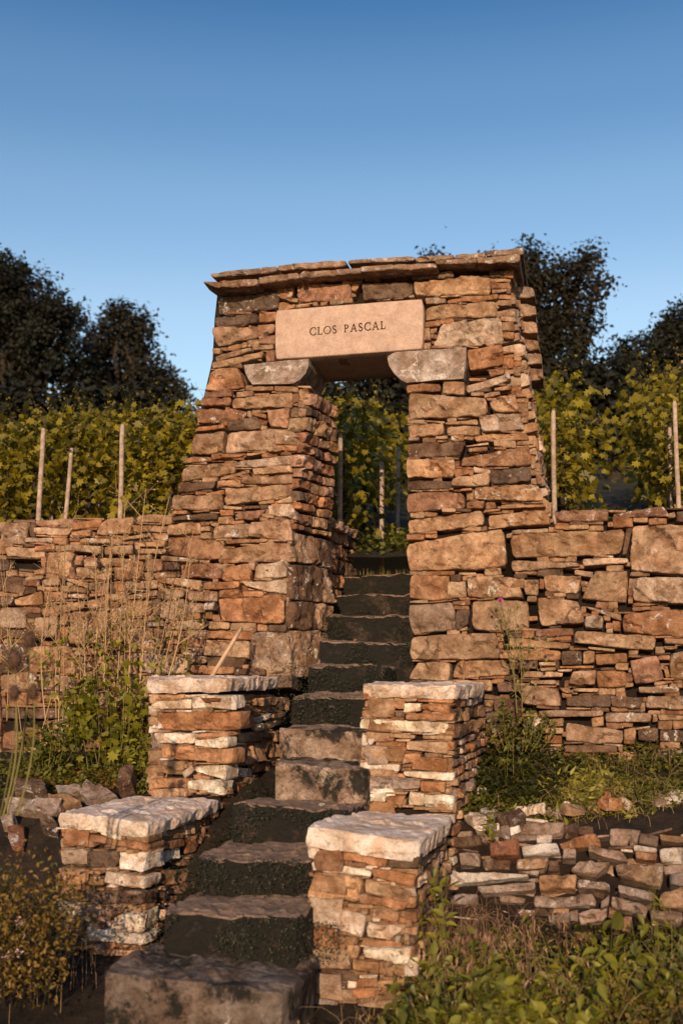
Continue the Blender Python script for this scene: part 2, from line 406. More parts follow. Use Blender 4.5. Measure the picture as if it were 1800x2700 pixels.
def gz(x, y):
    f = facv((x, y)); u = facu((x, y))
    l, r = interp(f, LEFTG), interp(f, RIGHTG)
    uc = -.15 - .0*f; s = max(0, min(1, (u - uc + .5)))
    z = lerp(l, r, s)
    if abs(u - uc) < .8 and f < 3.2: z = min(z, -1.41 + .194*(y-4.9)/.4 - .46)
    p = Vector((x, y, 0)); return z + noise.noise(p*1.7)*.05 + noise.noise(p*6)*.018
def hill(x, y):
    v = -facv((x, y)); u = facu((x, y))
    b = .80 + .17*max(0, min(1, (-u-.6)/.6)) + .12*max(0, min(1, (u-.8)/.6))
    vv = max(0, v-.9)
    z = b + .20*min(vv, 45) + .05*max(0, min(vv-45, 400))
    p = Vector((x, y, 0)); return z + noise.noise(p*.9)*.05 + noise.noise(p*4)*.02
def sheet(name, xs, ys, fn, mat, mask=None):
    vs = [(x, y, fn(x, y)) for y in ys for x in xs]; nx = len(xs); fs = []
    for j in range(len(ys)-1):
        for i in range(nx-1):
            if mask is None or mask((xs[i]+xs[i+1])/2, (ys[j]+ys[j+1])/2): q = j*nx+i; fs.append((q, q+1, q+nx+1, q+nx))
    return mk(name, vs, fs, mat, smooth=True, kind='structure')
def geo(a, b, n, fine, far):                  # fine grid in the middle, stretching outwards
    mid = list(np.arange(a, b, fine)); lo = [a - far*((i/n)**2.5) for i in range(n, 0, -1)]; hi = [b + far*((i/n)**2.5) for i in range(n+1)]
    return lo + mid + hi
# lower ground in world axes, cut behind the wall line; upper slope beyond it
def rot(u, v): q = G(u, v); return q.x, q.y
def sheet_uv(name, us, vs_, fn, mat, mask=lambda u, v: True):
    pts = []
    for v in vs_:
        for u in us:
            x, y = rot(u, v); pts.append((x, y, fn(x, y)))
    nx = len(us); fs = [(j*nx+i, j*nx+i+1, (j+1)*nx+i+1, (j+1)*nx+i) for j in range(len(vs_)-1) for i in range(nx-1) if mask((us[i]+us[i+1])/2, (vs_[j]+vs_[j+1])/2)]
    return mk(name, pts, fs, mat, smooth=True, kind='structure')
sheet_uv('ground', geo(-4, 4, 12, .14, 220), [-220, -120, -60, -30, -15, -9] + list(np.arange(-7, .3, .14)) + [.35], gz, SOIL)
sheet_uv('vineyard_ground', geo(-6, 6, 14, .25, 260), [.42, .6, .9, 1.15, 1.5] + list(np.arange(1.8, 12, .6)) + [14, 18, 24, 30, 38, 47, 60, 90, 150, 300], hill, VSOIL, mask=lambda u, v: not (-.62 < u < .62 and v < 1.49))
# ================================================================== traced stones (coordinates of each tile of the photograph)
GATE = parse(1, '''b 215 405 745 400 735 565 225 620;o 700 412 860 392 840 480 750 505;r 880 360 1330 372 1335 500 900 525;o 1340 365 1408 365 1370 440 1335 430
o 1245 332 1430 325 1420 358 1260 375;t 630 387 900 350 790 398 680 414;t 735 525 822 518 815 575 725 585;t 755 492 890 486 888 520 830 515;o 820 545 870 542 865 570 820 574
t 875 542 990 530 985 555 875 568;o 1020 520 1055 520 1050 550 1020 550;o 1080 515 1140 515 1130 545 1080 548;t 1165 510 1268 495 1268 530 1160 545;t 1274 490 1340 486 1340 525 1274 530
b 195 640 560 610 560 690 205 725;o 565 595 705 585 705 672 575 685;g 185 745 700 685 690 770 235 898;r 570 800 705 785 700 860 570 866;t 475 850 562 825 565 880 475 885
t 428 860 466 850 465 890 422 895;t 520 880 685 868 685 905 525 915;t 190 905 250 898 250 942 195 952;t 205 962 510 897 512 930 215 1008;r 620 920 700 910 700 1000 625 1005
t 180 1022 605 920 600 968 190 1080;o 180 1095 400 1062 455 1225 120 1245;t 460 1205 690 1215 690 1250 460 1248;t 700 1207 890 1225 895 1268 700 1250;r 115 1247 345 1242 350 1300 112 1305
g 385 1265 525 1257 525 1295 380 1310;r 95 1312 340 1307 335 1370 90 1375;t 350 1318 850 1260 848 1385 350 1396;r 65 1402 470 1410 440 1490 75 1525;o 500 1427 630 1447 625 1480 530 1456
b 300 1505 560 1458 590 1560 310 1575;p 645 1420 830 1395 800 1560 665 1550;o 50 1555 280 1532 280 1565 40 1588;t 10 1610 288 1590 285 1765 5 1780;g 292 1590 820 1572 695 1740 292 1762
o 715 1705 890 1712 885 1755 710 1740;o 185 1777 460 1767 460 1805 180 1825;o 0 1802 172 1802 178 1830 0 1850;t 475 1775 630 1755 625 1767 480 1795;t 640 1740 700 1730 780 1745 650 1762;t 705 1572 860 1600 955 1700 700 1695''')
GATE += parse(2, '''b 5 320 390 305 390 420 20 460;b 380 268 700 238 700 285 385 302;t 400 325 960 238 970 400 405 425;o 30 297 130 287 130 303 30 315;o 135 282 375 270 375 288 135 302
w 118 440 225 432 225 455 118 462;t 245 432 320 428 320 445 245 450;t 365 430 400 417 402 438 365 440;t 485 445 635 440 640 480 490 492;t 600 425 750 418 750 432 605 438
o 655 455 1035 407 1035 442 660 482;t 485 520 1010 455 1025 577 485 602;o 485 622 595 610 600 650 485 662;w 610 645 1050 588 1068 772 535 812;g 480 675 520 672 525 760 480 765
g 478 782 525 775 525 825 478 825;o 805 830 1055 785 1075 935 810 990;r 960 990 1080 957 1080 1010 970 1038;w 790 1095 1120 1012 1128 1065 800 1150;t 1005 1122 1125 1094 1125 1130 1005 1138
t 830 1152 925 1150 925 1175 830 1175;t 930 1160 1045 1142 1045 1170 930 1190;o 345 1090 600 1080 600 1140 345 1150;t 620 1072 780 1067 775 1165 610 1160;t 360 1158 950 1190 945 1322 360 1352
t 970 1222 1160 1150 1188 1290 1000 1300;w 890 1330 1192 1295 1225 1425 905 1440;t 350 1360 480 1356 480 1380 350 1385;t 640 1377 880 1357 880 1395 640 1390;t 355 1402 625 1377 625 1470 360 1490
t 640 1412 895 1402 890 1470 650 1470;g 360 1492 440 1490 430 1512 360 1515;t 565 1482 650 1475 650 1500 565 1500;t 680 1475 775 1472 775 1510 680 1512;t 850 1477 1250 1457 1265 1505 870 1525
b 350 1532 790 1515 740 1630 350 1632;t 790 1555 960 1532 960 1548 800 1560;o 810 1575 950 1562 950 1590 810 1600;o 760 1632 1270 1545 1287 1695 750 1705''')
GATE += parse(3, '''g 610 45 1030 5 1042 72 625 90;t 755 92 1040 80 1062 130 760 138;o 440 0 700 -8 640 15 450 28;o 245 25 440 10 445 40 250 60;t 230 100 610 45 612 130 225 202
t 515 165 735 112 735 137 510 185;o 490 192 665 177 660 225 490 227;t 680 167 1045 142 1052 207 680 215;b 195 215 480 197 460 250 195 285;o 405 285 545 257 545 295 410 303
t 160 302 530 292 527 405 155 410;t 550 248 1045 215 1038 302 560 378;w 930 345 1045 307 1062 352 950 358;o 160 420 265 418 265 442 160 443;o 310 412 430 402 430 425 310 432
o 515 417 610 412 610 450 520 458;t 545 382 675 388 672 407 545 405;r 625 445 860 400 800 480 620 487;w 875 375 1050 370 1092 480 880 442;t 822 440 910 440 915 470 832 465
b 150 462 495 432 500 480 150 490;t 500 465 605 460 610 515 500 515;o 605 497 690 490 690 512 605 517;t 115 527 355 500 360 585 115 595;t 365 537 440 532 440 568 362 568
t 360 582 450 580 450 625 365 625;t 450 530 755 507 720 620 450 617;g 745 502 1030 480 1062 640 730 615;o 110 612 550 640 500 790 105 745;o 555 642 870 628 860 650 560 665
w 910 636 1010 636 1010 647 905 645;t 520 700 1020 652 1032 785 500 812;t 75 757 345 780 345 800 75 795;b 95 812 200 807 205 860 90 862;r 215 802 525 817 530 935 225 905
g 495 822 580 824 550 860 495 850;o 540 840 740 812 745 940 530 935;g 728 798 775 798 770 862 728 862;w 790 815 1010 795 1022 915 760 925;t 65 880 200 868 205 915 70 915
t 30 907 375 945 365 1012 40 952;o 385 957 655 948 650 998 390 1005;w 680 965 1000 925 1010 1045 700 985;t 60 992 240 1020 230 1065 80 1050;o 505 1012 675 1008 672 1062 505 1065
o 680 1025 840 1022 840 1060 680 1062;t 270 1030 495 1022 490 1095 265 1090;t 55 1112 240 1075 260 1250 50 1230;w 395 1112 470 1100 460 1160 395 1160;g 270 1112 390 1110 390 1180 280 1190
o 490 1080 1005 1047 990 1270 520 1242;t 430 1252 585 1260 585 1310 430 1305;t 590 1264 780 1262 785 1320 590 1318;o 790 1272 865 1272 865 1322 795 1322;b 875 1277 1015 1277 1010 1325 870 1325
o 415 1320 765 1325 765 1385 415 1377;t 385 1392 740 1402 720 1525 375 1505;g 750 1332 1040 1322 1040 1640 735 1590;t 280 1512 405 1512 405 1560 280 1560;b 415 1517 700 1522 680 1595 410 1582
o 300 1577 620 1592 620 1645 295 1645;b 620 1602 850 1602 850 1650 620 1650;b 860 1650 1050 1655 1050 1760 860 1750;t 90 1262 390 1232 390 1310 100 1310;t 260 1322 420 1312 420 1385 270 1385
o 200 1372 390 1377 380 1440 200 1440;t 220 1442 370 1442 370 1500 230 1500;t 90 1322 190 1322 190 1360 95 1370;w 0 1502 270 1522 270 1640 0 1640''')
GATE += parse(4, '''t 430 47 860 37 840 182 425 207;o 850 127 1000 127 990 170 870 205;w 1035 107 1190 137 1185 170 1040 160;t 850 212 1180 167 1180 270 830 287;b 1195 127 1550 112 1568 235 1190 262
b 430 227 830 237 820 300 430 320;t 770 302 850 302 850 320 770 320;o 920 312 1020 300 1020 320 920 328;t 1040 300 1640 270 1690 408 1030 405;r 425 347 940 337 960 480 430 530
o 975 427 1135 417 1130 480 975 485;r 1150 437 1235 432 1240 480 1145 495;t 1250 467 1690 455 1700 475 1260 485;t 750 492 870 492 870 520 750 520;o 1140 502 1280 492 1280 512 1140 523
t 430 592 1120 502 1132 640 440 715;t 1165 552 1700 502 1740 630 1170 660;o 420 732 580 724 575 775 425 780;t 412 802 1320 672 1340 1030 440 1068;g 1340 727 1390 715 1390 755 1340 760
o 455 1102 810 1095 800 1320 455 1325;b 820 1102 925 1095 925 1160 840 1160;t 800 1172 960 1162 970 1310 798 1320;o 935 1122 975 1117 975 1155 935 1155;t 982 1122 1440 1117 1495 1308 985 1308
t 840 1347 1000 1327 1000 1375 850 1372;g 445 1367 850 1350 880 1608 460 1640;b 880 1422 1000 1422 990 1555 890 1600;t 1010 1337 1540 1332 1540 1620 1020 1600;t 905 1582 980 1577 980 1610 905 1615
t 460 1662 1240 1627 1285 1868 450 1880;t 520 1902 830 1902 820 2070 440 2050;t 880 1892 1330 1882 1370 2030 832 2050;b 440 2075 820 2080 820 2180 440 2180;t 840 2070 1200 2060 1200 2160 840 2160''')
RWALL = parse(6, '''r 500 142 950 125 950 220 510 235;r 980 172 1400 108 1460 190 990 205;b 1510 150 1600 150 1600 240 1510 235;t 130 342 1080 282 1060 500 150 532;t 250 305 450 292 450 322 250 330
b 1095 292 1145 287 1100 500 1065 510;t 1150 262 1640 252 1640 680 1130 640;t 140 552 700 582 720 610 150 640;w 735 542 1110 532 1110 575 740 600;t 675 637 825 652 820 695 675 670
t 410 682 730 682 700 830 430 812;t 255 717 370 712 365 840 270 830;t 840 652 1110 637 1100 912 720 870;w 1145 702 1600 692 1600 910 1160 890;t 500 822 595 822 595 853 500 853
t 350 857 700 880 750 1080 390 1095;t 750 932 1050 1000 1050 1058 790 958;w 760 1022 905 1022 900 1120 750 1112;o 930 1067 995 1067 990 1125 930 1115;o 1080 992 1650 957 1650 1190 1070 1150
r 350 1132 660 1117 660 1178 345 1188;o 520 1187 640 1182 640 1228 520 1215;t 130 1192 640 1240 630 1285 130 1275;t 680 1132 1340 1190 1330 1308 660 1230;t 780 1272 1000 1290 1000 1310 790 1290
t 1410 1202 1600 1207 1600 1250 1420 1240;t 1410 1267 1520 1267 1510 1290 1415 1290;o 60 1302 560 1302 550 1380 50 1370;b 560 1302 730 1302 720 1420 570 1420;t 745 1312 840 1307 830 1410 740 1415
o 845 1332 1110 1327 1110 1402 850 1415;t 1005 1422 1110 1417 1110 1460 1010 1460;r 1130 1382 1350 1342 1410 1540 1175 1580;t 1405 1437 1440 1432 1460 1520 1430 1530;t 1470 1332 1600 1302 1600 1530 1465 1530
b 190 1392 360 1387 360 1450 200 1450;t 375 1402 510 1397 510 1425 380 1425;t 390 1447 510 1442 510 1465 395 1470;o 550 1432 830 1427 820 1447 550 1447;w 530 1462 650 1457 640 1475 535 1477
t 230 1472 575 1482 570 1520 235 1520;t 660 1472 840 1462 830 1590 620 1580;o 845 1472 1100 1482 1090 1590 860 1610;t 1330 1562 1470 1552 1470 1570 1330 1593;t 1200 1602 1535 1602 1530 1653 1205 1650
g 310 1552 510 1547 510 1580 310 1577;g 230 1602 530 1602 560 1760 240 1742;t 540 1612 610 1607 655 1650 590 1658;t 660 1612 870 1617 860 1645 660 1635;b 600 1682 960 1662 960 1768 610 1760
b 970 1677 1240 1692 1200 1780 980 1770;t 1270 1682 1600 1682 1600 1790 1260 1780;g 370 1797 910 1802 900 1845 380 1850;g 930 1812 1310 1822 1300 1890 930 1890;t 1360 1832 1600 1842 1600 1870 1370 1880
b 0 1382 130 1402 130 1490 0 1490;b 30 1552 280 1592 270 1640 40 1640;b 0 1702 230 1702 230 1860 0 1860;b 0 1505 200 1500 210 1545 0 1545''')
RWALL += parse(12, '''g 880 127 1215 172 1210 250 870 230;t 640 162 690 167 690 200 640 200;t 740 157 860 157 855 190 740 185;t 1220 162 1290 152 1280 250 1220 250;b 1300 162 1420 157 1420 240 1300 230
b 1430 162 1568 172 1568 240 1430 230;t 770 102 865 97 860 145 780 145;t 1185 312 1290 307 1280 375 1190 375;t 1370 312 1568 282 1568 350 1370 340;g 720 272 820 272 810 320 720 310
b 600 212 720 212 720 250 600 250;b 860 257 1180 262 1180 300 870 300;b 400 60 620 50 620 110 400 120;b 400 130 600 130 590 200 400 200''')
LWALL = parse(5, '''g 0 242 250 245 185 420 0 420;g 290 227 620 207 610 263 300 270;w 285 287 600 277 560 350 290 335;o 600 247 840 212 830 283 600 298;o 590 322 750 297 745 348 590 353
t 840 217 1110 207 1080 338 790 343;t 1130 182 1420 177 1410 258 1130 238;t 1100 267 1390 272 1385 318 1120 320;g 205 372 430 367 440 400 205 403;b 205 417 285 417 280 440 205 440
t 665 372 910 374 910 413 660 408;t 1000 372 1250 327 1240 358 1000 393;t 1240 347 1385 337 1380 393 1245 370;t 1140 407 1370 397 1360 445 1150 440;t 40 452 290 450 290 530 40 520
o 290 442 450 422 450 463 290 478;t 530 422 840 437 830 498 530 468;t 870 442 1100 432 1100 505 870 505;t 1130 462 1370 460 1360 498 1140 500;t 240 492 370 487 370 533 240 538
t 400 492 610 487 560 688 380 660;r 630 522 690 520 680 600 630 600;g 695 552 800 537 800 610 695 605;t 835 537 1175 540 1160 618 840 600;r 1180 542 1350 540 1345 643 1185 645
t 620 612 920 650 900 718 630 695;b 0 552 70 552 70 638 0 648;b 0 692 210 690 180 820 20 820;t 280 642 370 622 360 673 280 678;t 215 697 360 682 350 713 210 720
o 940 642 1170 642 1160 708 950 715;t 1190 657 1275 655 1270 713 1195 712;t 345 712 500 702 500 763 345 765;t 530 697 730 740 720 788 560 730;t 315 772 480 777 480 808 315 800
t 500 770 720 782 720 823 500 813;t 740 742 900 747 890 800 740 800;t 1040 732 1310 717 1300 788 1050 790;t 115 882 340 812 345 918 120 930;r 355 812 530 812 500 888 360 900
t 565 837 700 832 700 868 565 865;t 730 892 905 830 905 940 730 950;t 1060 842 1300 802 1300 850 1060 878;t 915 832 1050 822 1050 880 920 890;b 0 852 110 852 90 928 0 930
t 325 952 700 890 690 958 340 1010;g 0 947 200 942 210 1108 0 1110;t 1050 882 1240 882 1250 1020 1050 1020;b 1260 880 1330 872 1310 1008 1260 1010;t 290 1032 470 1017 460 1188 290 1180
t 560 987 900 977 870 1228 560 1255;t 910 962 1045 922 1045 1110 920 1100;w 1220 1067 1350 1057 1350 1098 1220 1103;t 1050 1042 1200 1042 1190 1110 1060 1110;t 1010 1122 1350 1117 1340 1288 1030 1298
b 0 1122 210 1132 210 1198 0 1190;t 250 1272 600 1262 620 1500 230 1470;b 0 1232 230 1242 220 1480 0 1488;w 620 1312 700 1292 690 1340 620 1340;o 705 1292 870 1272 870 1320 700 1338
t 630 1357 760 1352 760 1388 630 1398;t 640 1402 760 1397 750 1460 640 1460;w 1150 1332 1320 1322 1320 1500 1150 1480;t 0 1502 300 1475 310 1620 0 1638;g 320 1497 630 1512 620 1658 330 1620
t 650 1482 760 1472 750 1560 660 1560;t 800 1352 1130 1322 1120 1498 800 1498;t 800 1512 1200 1512 1200 1618 810 1618;o 60 1652 350 1642 330 1738 60 1760;t 360 1672 500 1672 500 1728 360 1728
t 520 1682 620 1667 620 1700 520 1708;t 530 1722 740 1702 740 1758 530 1755;b 220 1782 640 1772 620 1868 240 1868;t 760 1642 990 1632 990 1750 760 1750;g 1000 1652 1260 1642 1260 1758 1000 1768
b 700 1782 1000 1782 1000 1868 700 1868;b 0 1782 200 1782 200 1868 0 1868''')
# ================================================================== gateway
gate = thing('stone_gateway', 'dry stone gateway with battered pillars, slab roof and engraved lintel above the steps', 'gateway', G(0, 0, -.3))
DIN = FAC.off(-.12)
def cz(px, py, pl=DIN): return pl(px, py)
# packing behind the facing stones, coloured near-black as shade in the gaps
def corepoly(parent, pts, thick, pl=DIN, mat=CORE):
    P = [pl(*p) for p in pts]
    return prism('core', parent, P, V*thick, mat, kind=None)
corepoly(gate, [(575, 760), (1320, 700), (1345, 840), (1372, 960), (1075, 922), (828, 944), (560, 960), (566, 840)], .62, mat=CORE)
corepoly(gate, [(560, 950), (800, 950), (798, 1020), (750, 1400), (740, 2150), (455, 2150), (455, 1380), (495, 1230)], .62)
corepoly(gate, [(1076, 950), (1366, 930), (1405, 1170), (1440, 1400), (1440, 2150), (1092, 2150), (1080, 1400)], .62)
EVEN[0] = 1
traced(GATE, FAC, gate, depth=.26, mat=STONE, matl=STONEL, lich=.22)
LINTEL_H = [(722, 812), (1120, 780), (1120, 925), (722, 953)]
CORB_H = [(640, 955), (850, 945), (850, 1020), (640, 1015)]; CORB_H2 = [(1010, 925), (1235, 915), (1235, 1012), (1010, 1012)]
fill(GATE, FAC, gate, [(580, 745), (735, 733), (1360, 672), (1345, 760), (1372, 960), (1400, 1110), (1440, 1370), (1330, 1400), (1330, 1800), (1085, 1800), (1080, 1400), (1072, 1000), (1072, 930), (830, 950), (818, 1010), (770, 1400), (757, 1790), (440, 1790), (430, 1380), (470, 1300), (520, 1130), (560, 960), (565, 800)],
     skip=.26, rec=.03, maxw=11, turn=.035, holes=[LINTEL_H, CORB_H, CORB_H2, [(828, 950), (1075, 925), (1075, 1020), (828, 1020)]])
# lintel block and its engraved words
LP = FAC.off(.028)
lc = [LP(726, 818), LP(1115, 786), LP(1114, 919), LP(725, 947)]
lint = stone('lintel', gate, lc, .62, (1, 1, 1), LINT, n=FAC.n, res=.03, amp=.2, round_=.45, fa=.1)
# prism from a traced outline (corbels)
def corbel(pts, pl, ext, colr):
    P = [pl(*p) for p in pts]; n = len(P); rows = 7; vs = []
    for r_ in range(rows+1):
        t = r_/rows
        for p in P:
            q = p + ext*t; vs.append(q + noise.noise_vector(q*14)*.004 + noise.noise_vector(q*40)*.002)
    fs = [tuple(range(n-1, -1, -1)), tuple(range(rows*n, rows*n+n))]
    for r_ in range(rows):
        for i in range(n):
            a = r_*n+i; b = r_*n+(i+1) % n; fs.append((a, b, b+n, a+n))
    return mk('corbel', vs, fs, STONEL, gate, color=colr)
def dens(pts, k=3):
    out = []
    for i in range(len(pts)):
        a, b = pts[i], pts[(i+1) % len(pts)]; L = math.hypot(b[0]-a[0], b[1]-a[1]); m = max(1, int(L/12))
        out += [(a[0]+(b[0]-a[0])*j/m, a[1]+(b[1]-a[1])*j/m) for j in range(m)]
    return out
corbel(dens(tpx(1, [(450, 1042), (720, 1012), (985, 990), (980, 1050), (960, 1105), (920, 1155), (860, 1197), (690, 1200), (520, 1200), (485, 1160), (460, 1100)])), FAC.off(.03), V*.60, (.34, .27, .22))
corbel(dens(tpx(2, [(200, 885), (262, 850), (520, 832), (795, 815), (790, 960), (770, 1050), (560, 1060), (345, 1083), (308, 1062), (250, 1010), (212, 950)])), FAC.off(.03), V*.60, (.38, .31, .26))
# letters, cut as serifed capitals (units: cap height = 1)
def bar(x0, y0, x1, y1, w0, w1=None):
    w1 = w1 or w0; dx, dy = x1-x0, y1-y0; L = math.hypot(dx, dy); nx, ny = -dy/L, dx/L
    return [(x0-nx*w0/2, y0-ny*w0/2), (x1-nx*w1/2, y1-ny*w1/2), (x1+nx*w1/2, y1+ny*w1/2), (x0+nx*w0/2, y0+ny*w0/2)]
def arc(cx, cy, rx, ry, a0, a1, thick, thin, n=14):
    out = []
    for i in range(n):
        t0, t1 = R(a0+(a1-a0)*i/n), R(a0+(a1-a0)*(i+1)/n)
        f = lambda t: thin + (thick-thin)*abs(math.cos(t))**1.3
        out.append([(cx+(rx-f(t0)/2)*math.cos(t0), cy+(ry-f(t0)/2)*math.sin(t0)), (cx+(rx-f(t1)/2)*math.cos(t1), cy+(ry-f(t1)/2)*math.sin(t1)),
                    (cx+(rx+f(t1)/2)*math.cos(t1), cy+(ry+f(t1)/2)*math.sin(t1)), (cx+(rx+f(t0)/2)*math.cos(t0), cy+(ry+f(t0)/2)*math.sin(t0))])
    return out
TK, TN = .125, .06
GL = {'C': (.80, arc(.48, .5, .42, .5, 48, 312, TK, TN, 18) + [bar(.76, .98, .78, .66, .05), bar(.76, .02, .80, .30, .05)]),
      'L': (.66, [bar(.17, 0, .17, 1, TK), bar(.03, .97, .31, .97, .05), bar(.03, .03, .6, .03, .06), bar(.57, .0, .63, .27, .05)]),
      'O': (.92, arc(.46, .5, .42, .5, 0, 360, TK, TN, 24)),
      'S': (.56, arc(.27, .74, .20, .25, 40, 215, .10, .10, 9) + [bar(.1, .64, .42, .40, .15)] + arc(.27, .26, .22, .25, -130, 40, .11, .11, 9) + [bar(.44, .97, .45, .72, .045), bar(.05, .03, .05, .3, .045)]),
      'P': (.64, [bar(.17, 0, .17, 1, TK), bar(.03, .97, .3, .97, .05), bar(.03, .03, .31, .03, .05)] + arc(.24, .73, .30, .24, -90, 90, TK, TN, 12)),
      'A': (.86, [bar(.12, 0, .43, 1.02, TN), bar(.43, 1.02, .74, 0, TK), bar(.24, .35, .62, .35, .05), bar(.0, .03, .25, .03, .05), bar(.6, .03, .88, .03, .05)])}
tl = LP.off(.0065)
p0, p1 = tl(816, 884), tl(1016, 866)              # base line of the words in the photograph
ex = (p1-p0); Ltot = ex.length; ex.normalize(); ez = (tl(816, 864)-tl(816, 884)).length; eup = (Z - FAC.n*Z.dot(FAC.n)).normalized(); eup = (eup - ex*eup.dot(ex)).normalized()
txt = 'CLOS PASCAL'; adv = sum((GL[ch][0] if ch != ' ' else .55) + .17 for ch in txt) - .17
sx = Ltot/adv; x = 0
for ch in txt:
    if ch == ' ': x += .55+.17; continue
    wd, qs = GL[ch]; vs = []; fs = []
    for k_, q in enumerate(qs):
        b = len(vs); o_ = FAC.n*(.00004*k_)
        P4 = [p0 + ex*((x+a)*sx) + eup*(c_*ez) + o_ for a, c_ in q]
        vs += P4 + [p - FAC.n*.009 for p in P4]
        fs += [(b, b+1, b+2, b+3), (b+7, b+6, b+5, b+4)] + [(b+i, b+4+i, b+4+(i+1) % 4, b+(i+1) % 4) for i in range(4)]
    mk('letter', vs, fs, INK, lint); x += wd+.17
# roof slabs: two courses overhanging the face
def slabs(data, off, depth):
    for code, q in data:
        pl = FAC.off(off + random.uniform(-.02, .02)); c = [pl(*p) for p in q]
        stone('roof_slab', gate, c, depth, scol(code, .82), STONEL, n=FAC.n, amp=.95, round_=1.3, axis_dir=V)
slabs(parse(1, 'g 85 362 560 312 560 372 205 402;g 566 312 900 275 905 322 570 368;g 906 278 1430 226 1430 275 906 325') + parse(2, 'g -8 205 570 172 575 208 -8 246;g 560 160 870 138 870 176 566 192;t 872 132 1200 112 1195 170 872 176'), .16, .95)
slabs(parse(1, 'g 165 285 720 217 722 268 178 318;g 726 215 1290 170 1292 218 726 262') + parse(2, 'g -95 158 405 124 410 158 -95 183;t 412 133 700 116 700 146 418 170;t 704 112 935 96 940 134 704 146;g 940 92 1215 58 1228 114 940 134'), .12, .95)
# jamb of the left pillar, seen through the opening, and the flank wall going on behind it
def edge(px, py, pl=FAC, vv=0): return pl(px, py) + V*vv
def grid_line(a, b, n): return [a.lerp(b, i/n) for i in range(n+1)]
ja0, ja1 = edge(817, 1030), edge(766, 1500)
courses(gate, ja0 + V*.02, ja0 + V*.60 + U*.10, edge(776, 1395) + V*.66 + U*.13, edge(776, 1395) + V*.03, codes='otrpbt', hr=(.06, .13), wr=(.14, .32), depth=.25, n=U)
courses(gate, edge(776, 1398) + V*.03, edge(776, 1398) + V*.66 + U*.13, edge(757, 1790) + V*.66 + U*.24, edge(757, 1790) + V*.03, codes='btgb', hr=(.14, .3), wr=(.25, .5), depth=.3, n=U, mat=STONEL)
# right outer flank of the gateway with the projecting back edge
def side_u(px, py, back, extra=0): p = FAC(px, py); return p + V*back + U*extra
courses(gate, side_u(1338, 700, .05), side_u(1338, 700, .62, .05), side_u(1450, 1370, .70, .0), side_u(1450, 1370, .05), codes='gtgwt', hr=(.07, .14), wr=(.15, .3), depth=.16)
for k_, (py, px) in enumerate([(725, 1368), (775, 1372), (822, 1376), (868, 1380), (908, 1388), (950, 1392)]):
    a = side_u(px-22, py-20, .40, .0); b = side_u(px+30, py-14, .40, .0); c_ = side_u(px+34, py+14, .40, .0); d = side_u(px-20, py+20, .40, .0)
    stone('stone', gate, [a, b, c_, d], .32, scol('g', .8), STONE, n=-V)
# wing wall behind the opening on the left (flank of the upper steps)
wing = thing('flank_wall', 'low stone flank wall beside the top steps seen through the gateway', 'stone wall', G(-.35, 1.2, .4))
w0 = edge(776, 1395); w0 = w0 + V*.68
a0, a1 = Pd(864, 1378, w0.y + .02), None
a0 = Vector((a0.x, a0.y, a0.z)); a1 = a0 + V*1.05 + Z*-.0
courses(wing, a0, a1, a1 - Z*.62, a0 - Z*.62, codes='otbtr', hr=(.08, .15), wr=(.15, .32), depth=.14, n=U)
courses(wing, a0 - Z*.63, a1 - Z*.63, a1 - Z*1.5, a0 - Z*1.6, codes='bg', hr=(.2, .3), wr=(.3, .6), depth=.14, n=U, mat=STONEL)
prism('core', wing, [a0 - U*.04, a1 - U*.04, a1 - U*.04 - Z*1.7, a0 - U*.04 - Z*1.7], -U*.4, CORE)
for i in range(4):
    s0 = a0 + V*(.02+.27*i) + U*.03
    c = [s0 + Z*.055, s0 + V*.26 + Z*.045, s0 + V*.26 - Z*.03, s0 - Z*.03]
    stone('stone', wing, c, .35, scol('g'), STONE, n=U)
# ================================================================== terrace walls
lwall = thing('dry_stone_wall', 'rough dry stone terrace wall left of the gateway, overgrown with dry weeds', 'stone wall', G(-2.2, .1, -.6))
corepoly(lwall, [(-900, 1400), (448, 1385), (448, 2020), (-900, 2100)], .32)
traced(LWALL, FAC, lwall, depth=.24, mat=STONE, matl=STONEL, lich=.45, jit=.025)
fill(LWALL, FAC, lwall, [(-10, 1376), (440, 1358), (425, 1800), (560, 1830), (560, 2000), (-10, 2020)], maxw=14, maxh=7, rec=.015, turn=.05)
# beyond the frame the wall simply goes on
pA, pB, pC, pD = FAC(-560, 1395), FAC(-14, 1380), FAC(-14, 2030), FAC(-560, 2080)
courses(lwall, pA, pB, pC, pD, codes='ttobg', hr=(.10, .2), wr=(.2, .5), depth=.2)
rwall = thing('dry_stone_wall', 'terrace wall of large squared stones right of the gateway', 'stone wall', G(2.2, .1, -.6))
corepoly(rwall, [(1300, 1385), (2700, 1360), (2700, 2150), (1300, 2080)], .32)
traced(RWALL, FAC, rwall, depth=.26, mat=STONE, matl=STONEL, lich=.35, jit=.025)
fill(RWALL, FAC, rwall, [(1455, 1345), (1810, 1338), (1810, 2060), (1200, 2060), (1200, 1830), (1345, 1830), (1345, 1400), (1440, 1395)], rec=.03, skip=.3, maxw=11, turn=.045)
pA, pB, pC, pD = FAC(1812, 1345), FAC(2500, 1345), FAC(2500, 2150), FAC(1812, 2060)
courses(rwall, pA, pB, pC, pD, codes='ttobg', hr=(.12, .3), wr=(.25, .6), depth=.2)

EVEN[0] = 0
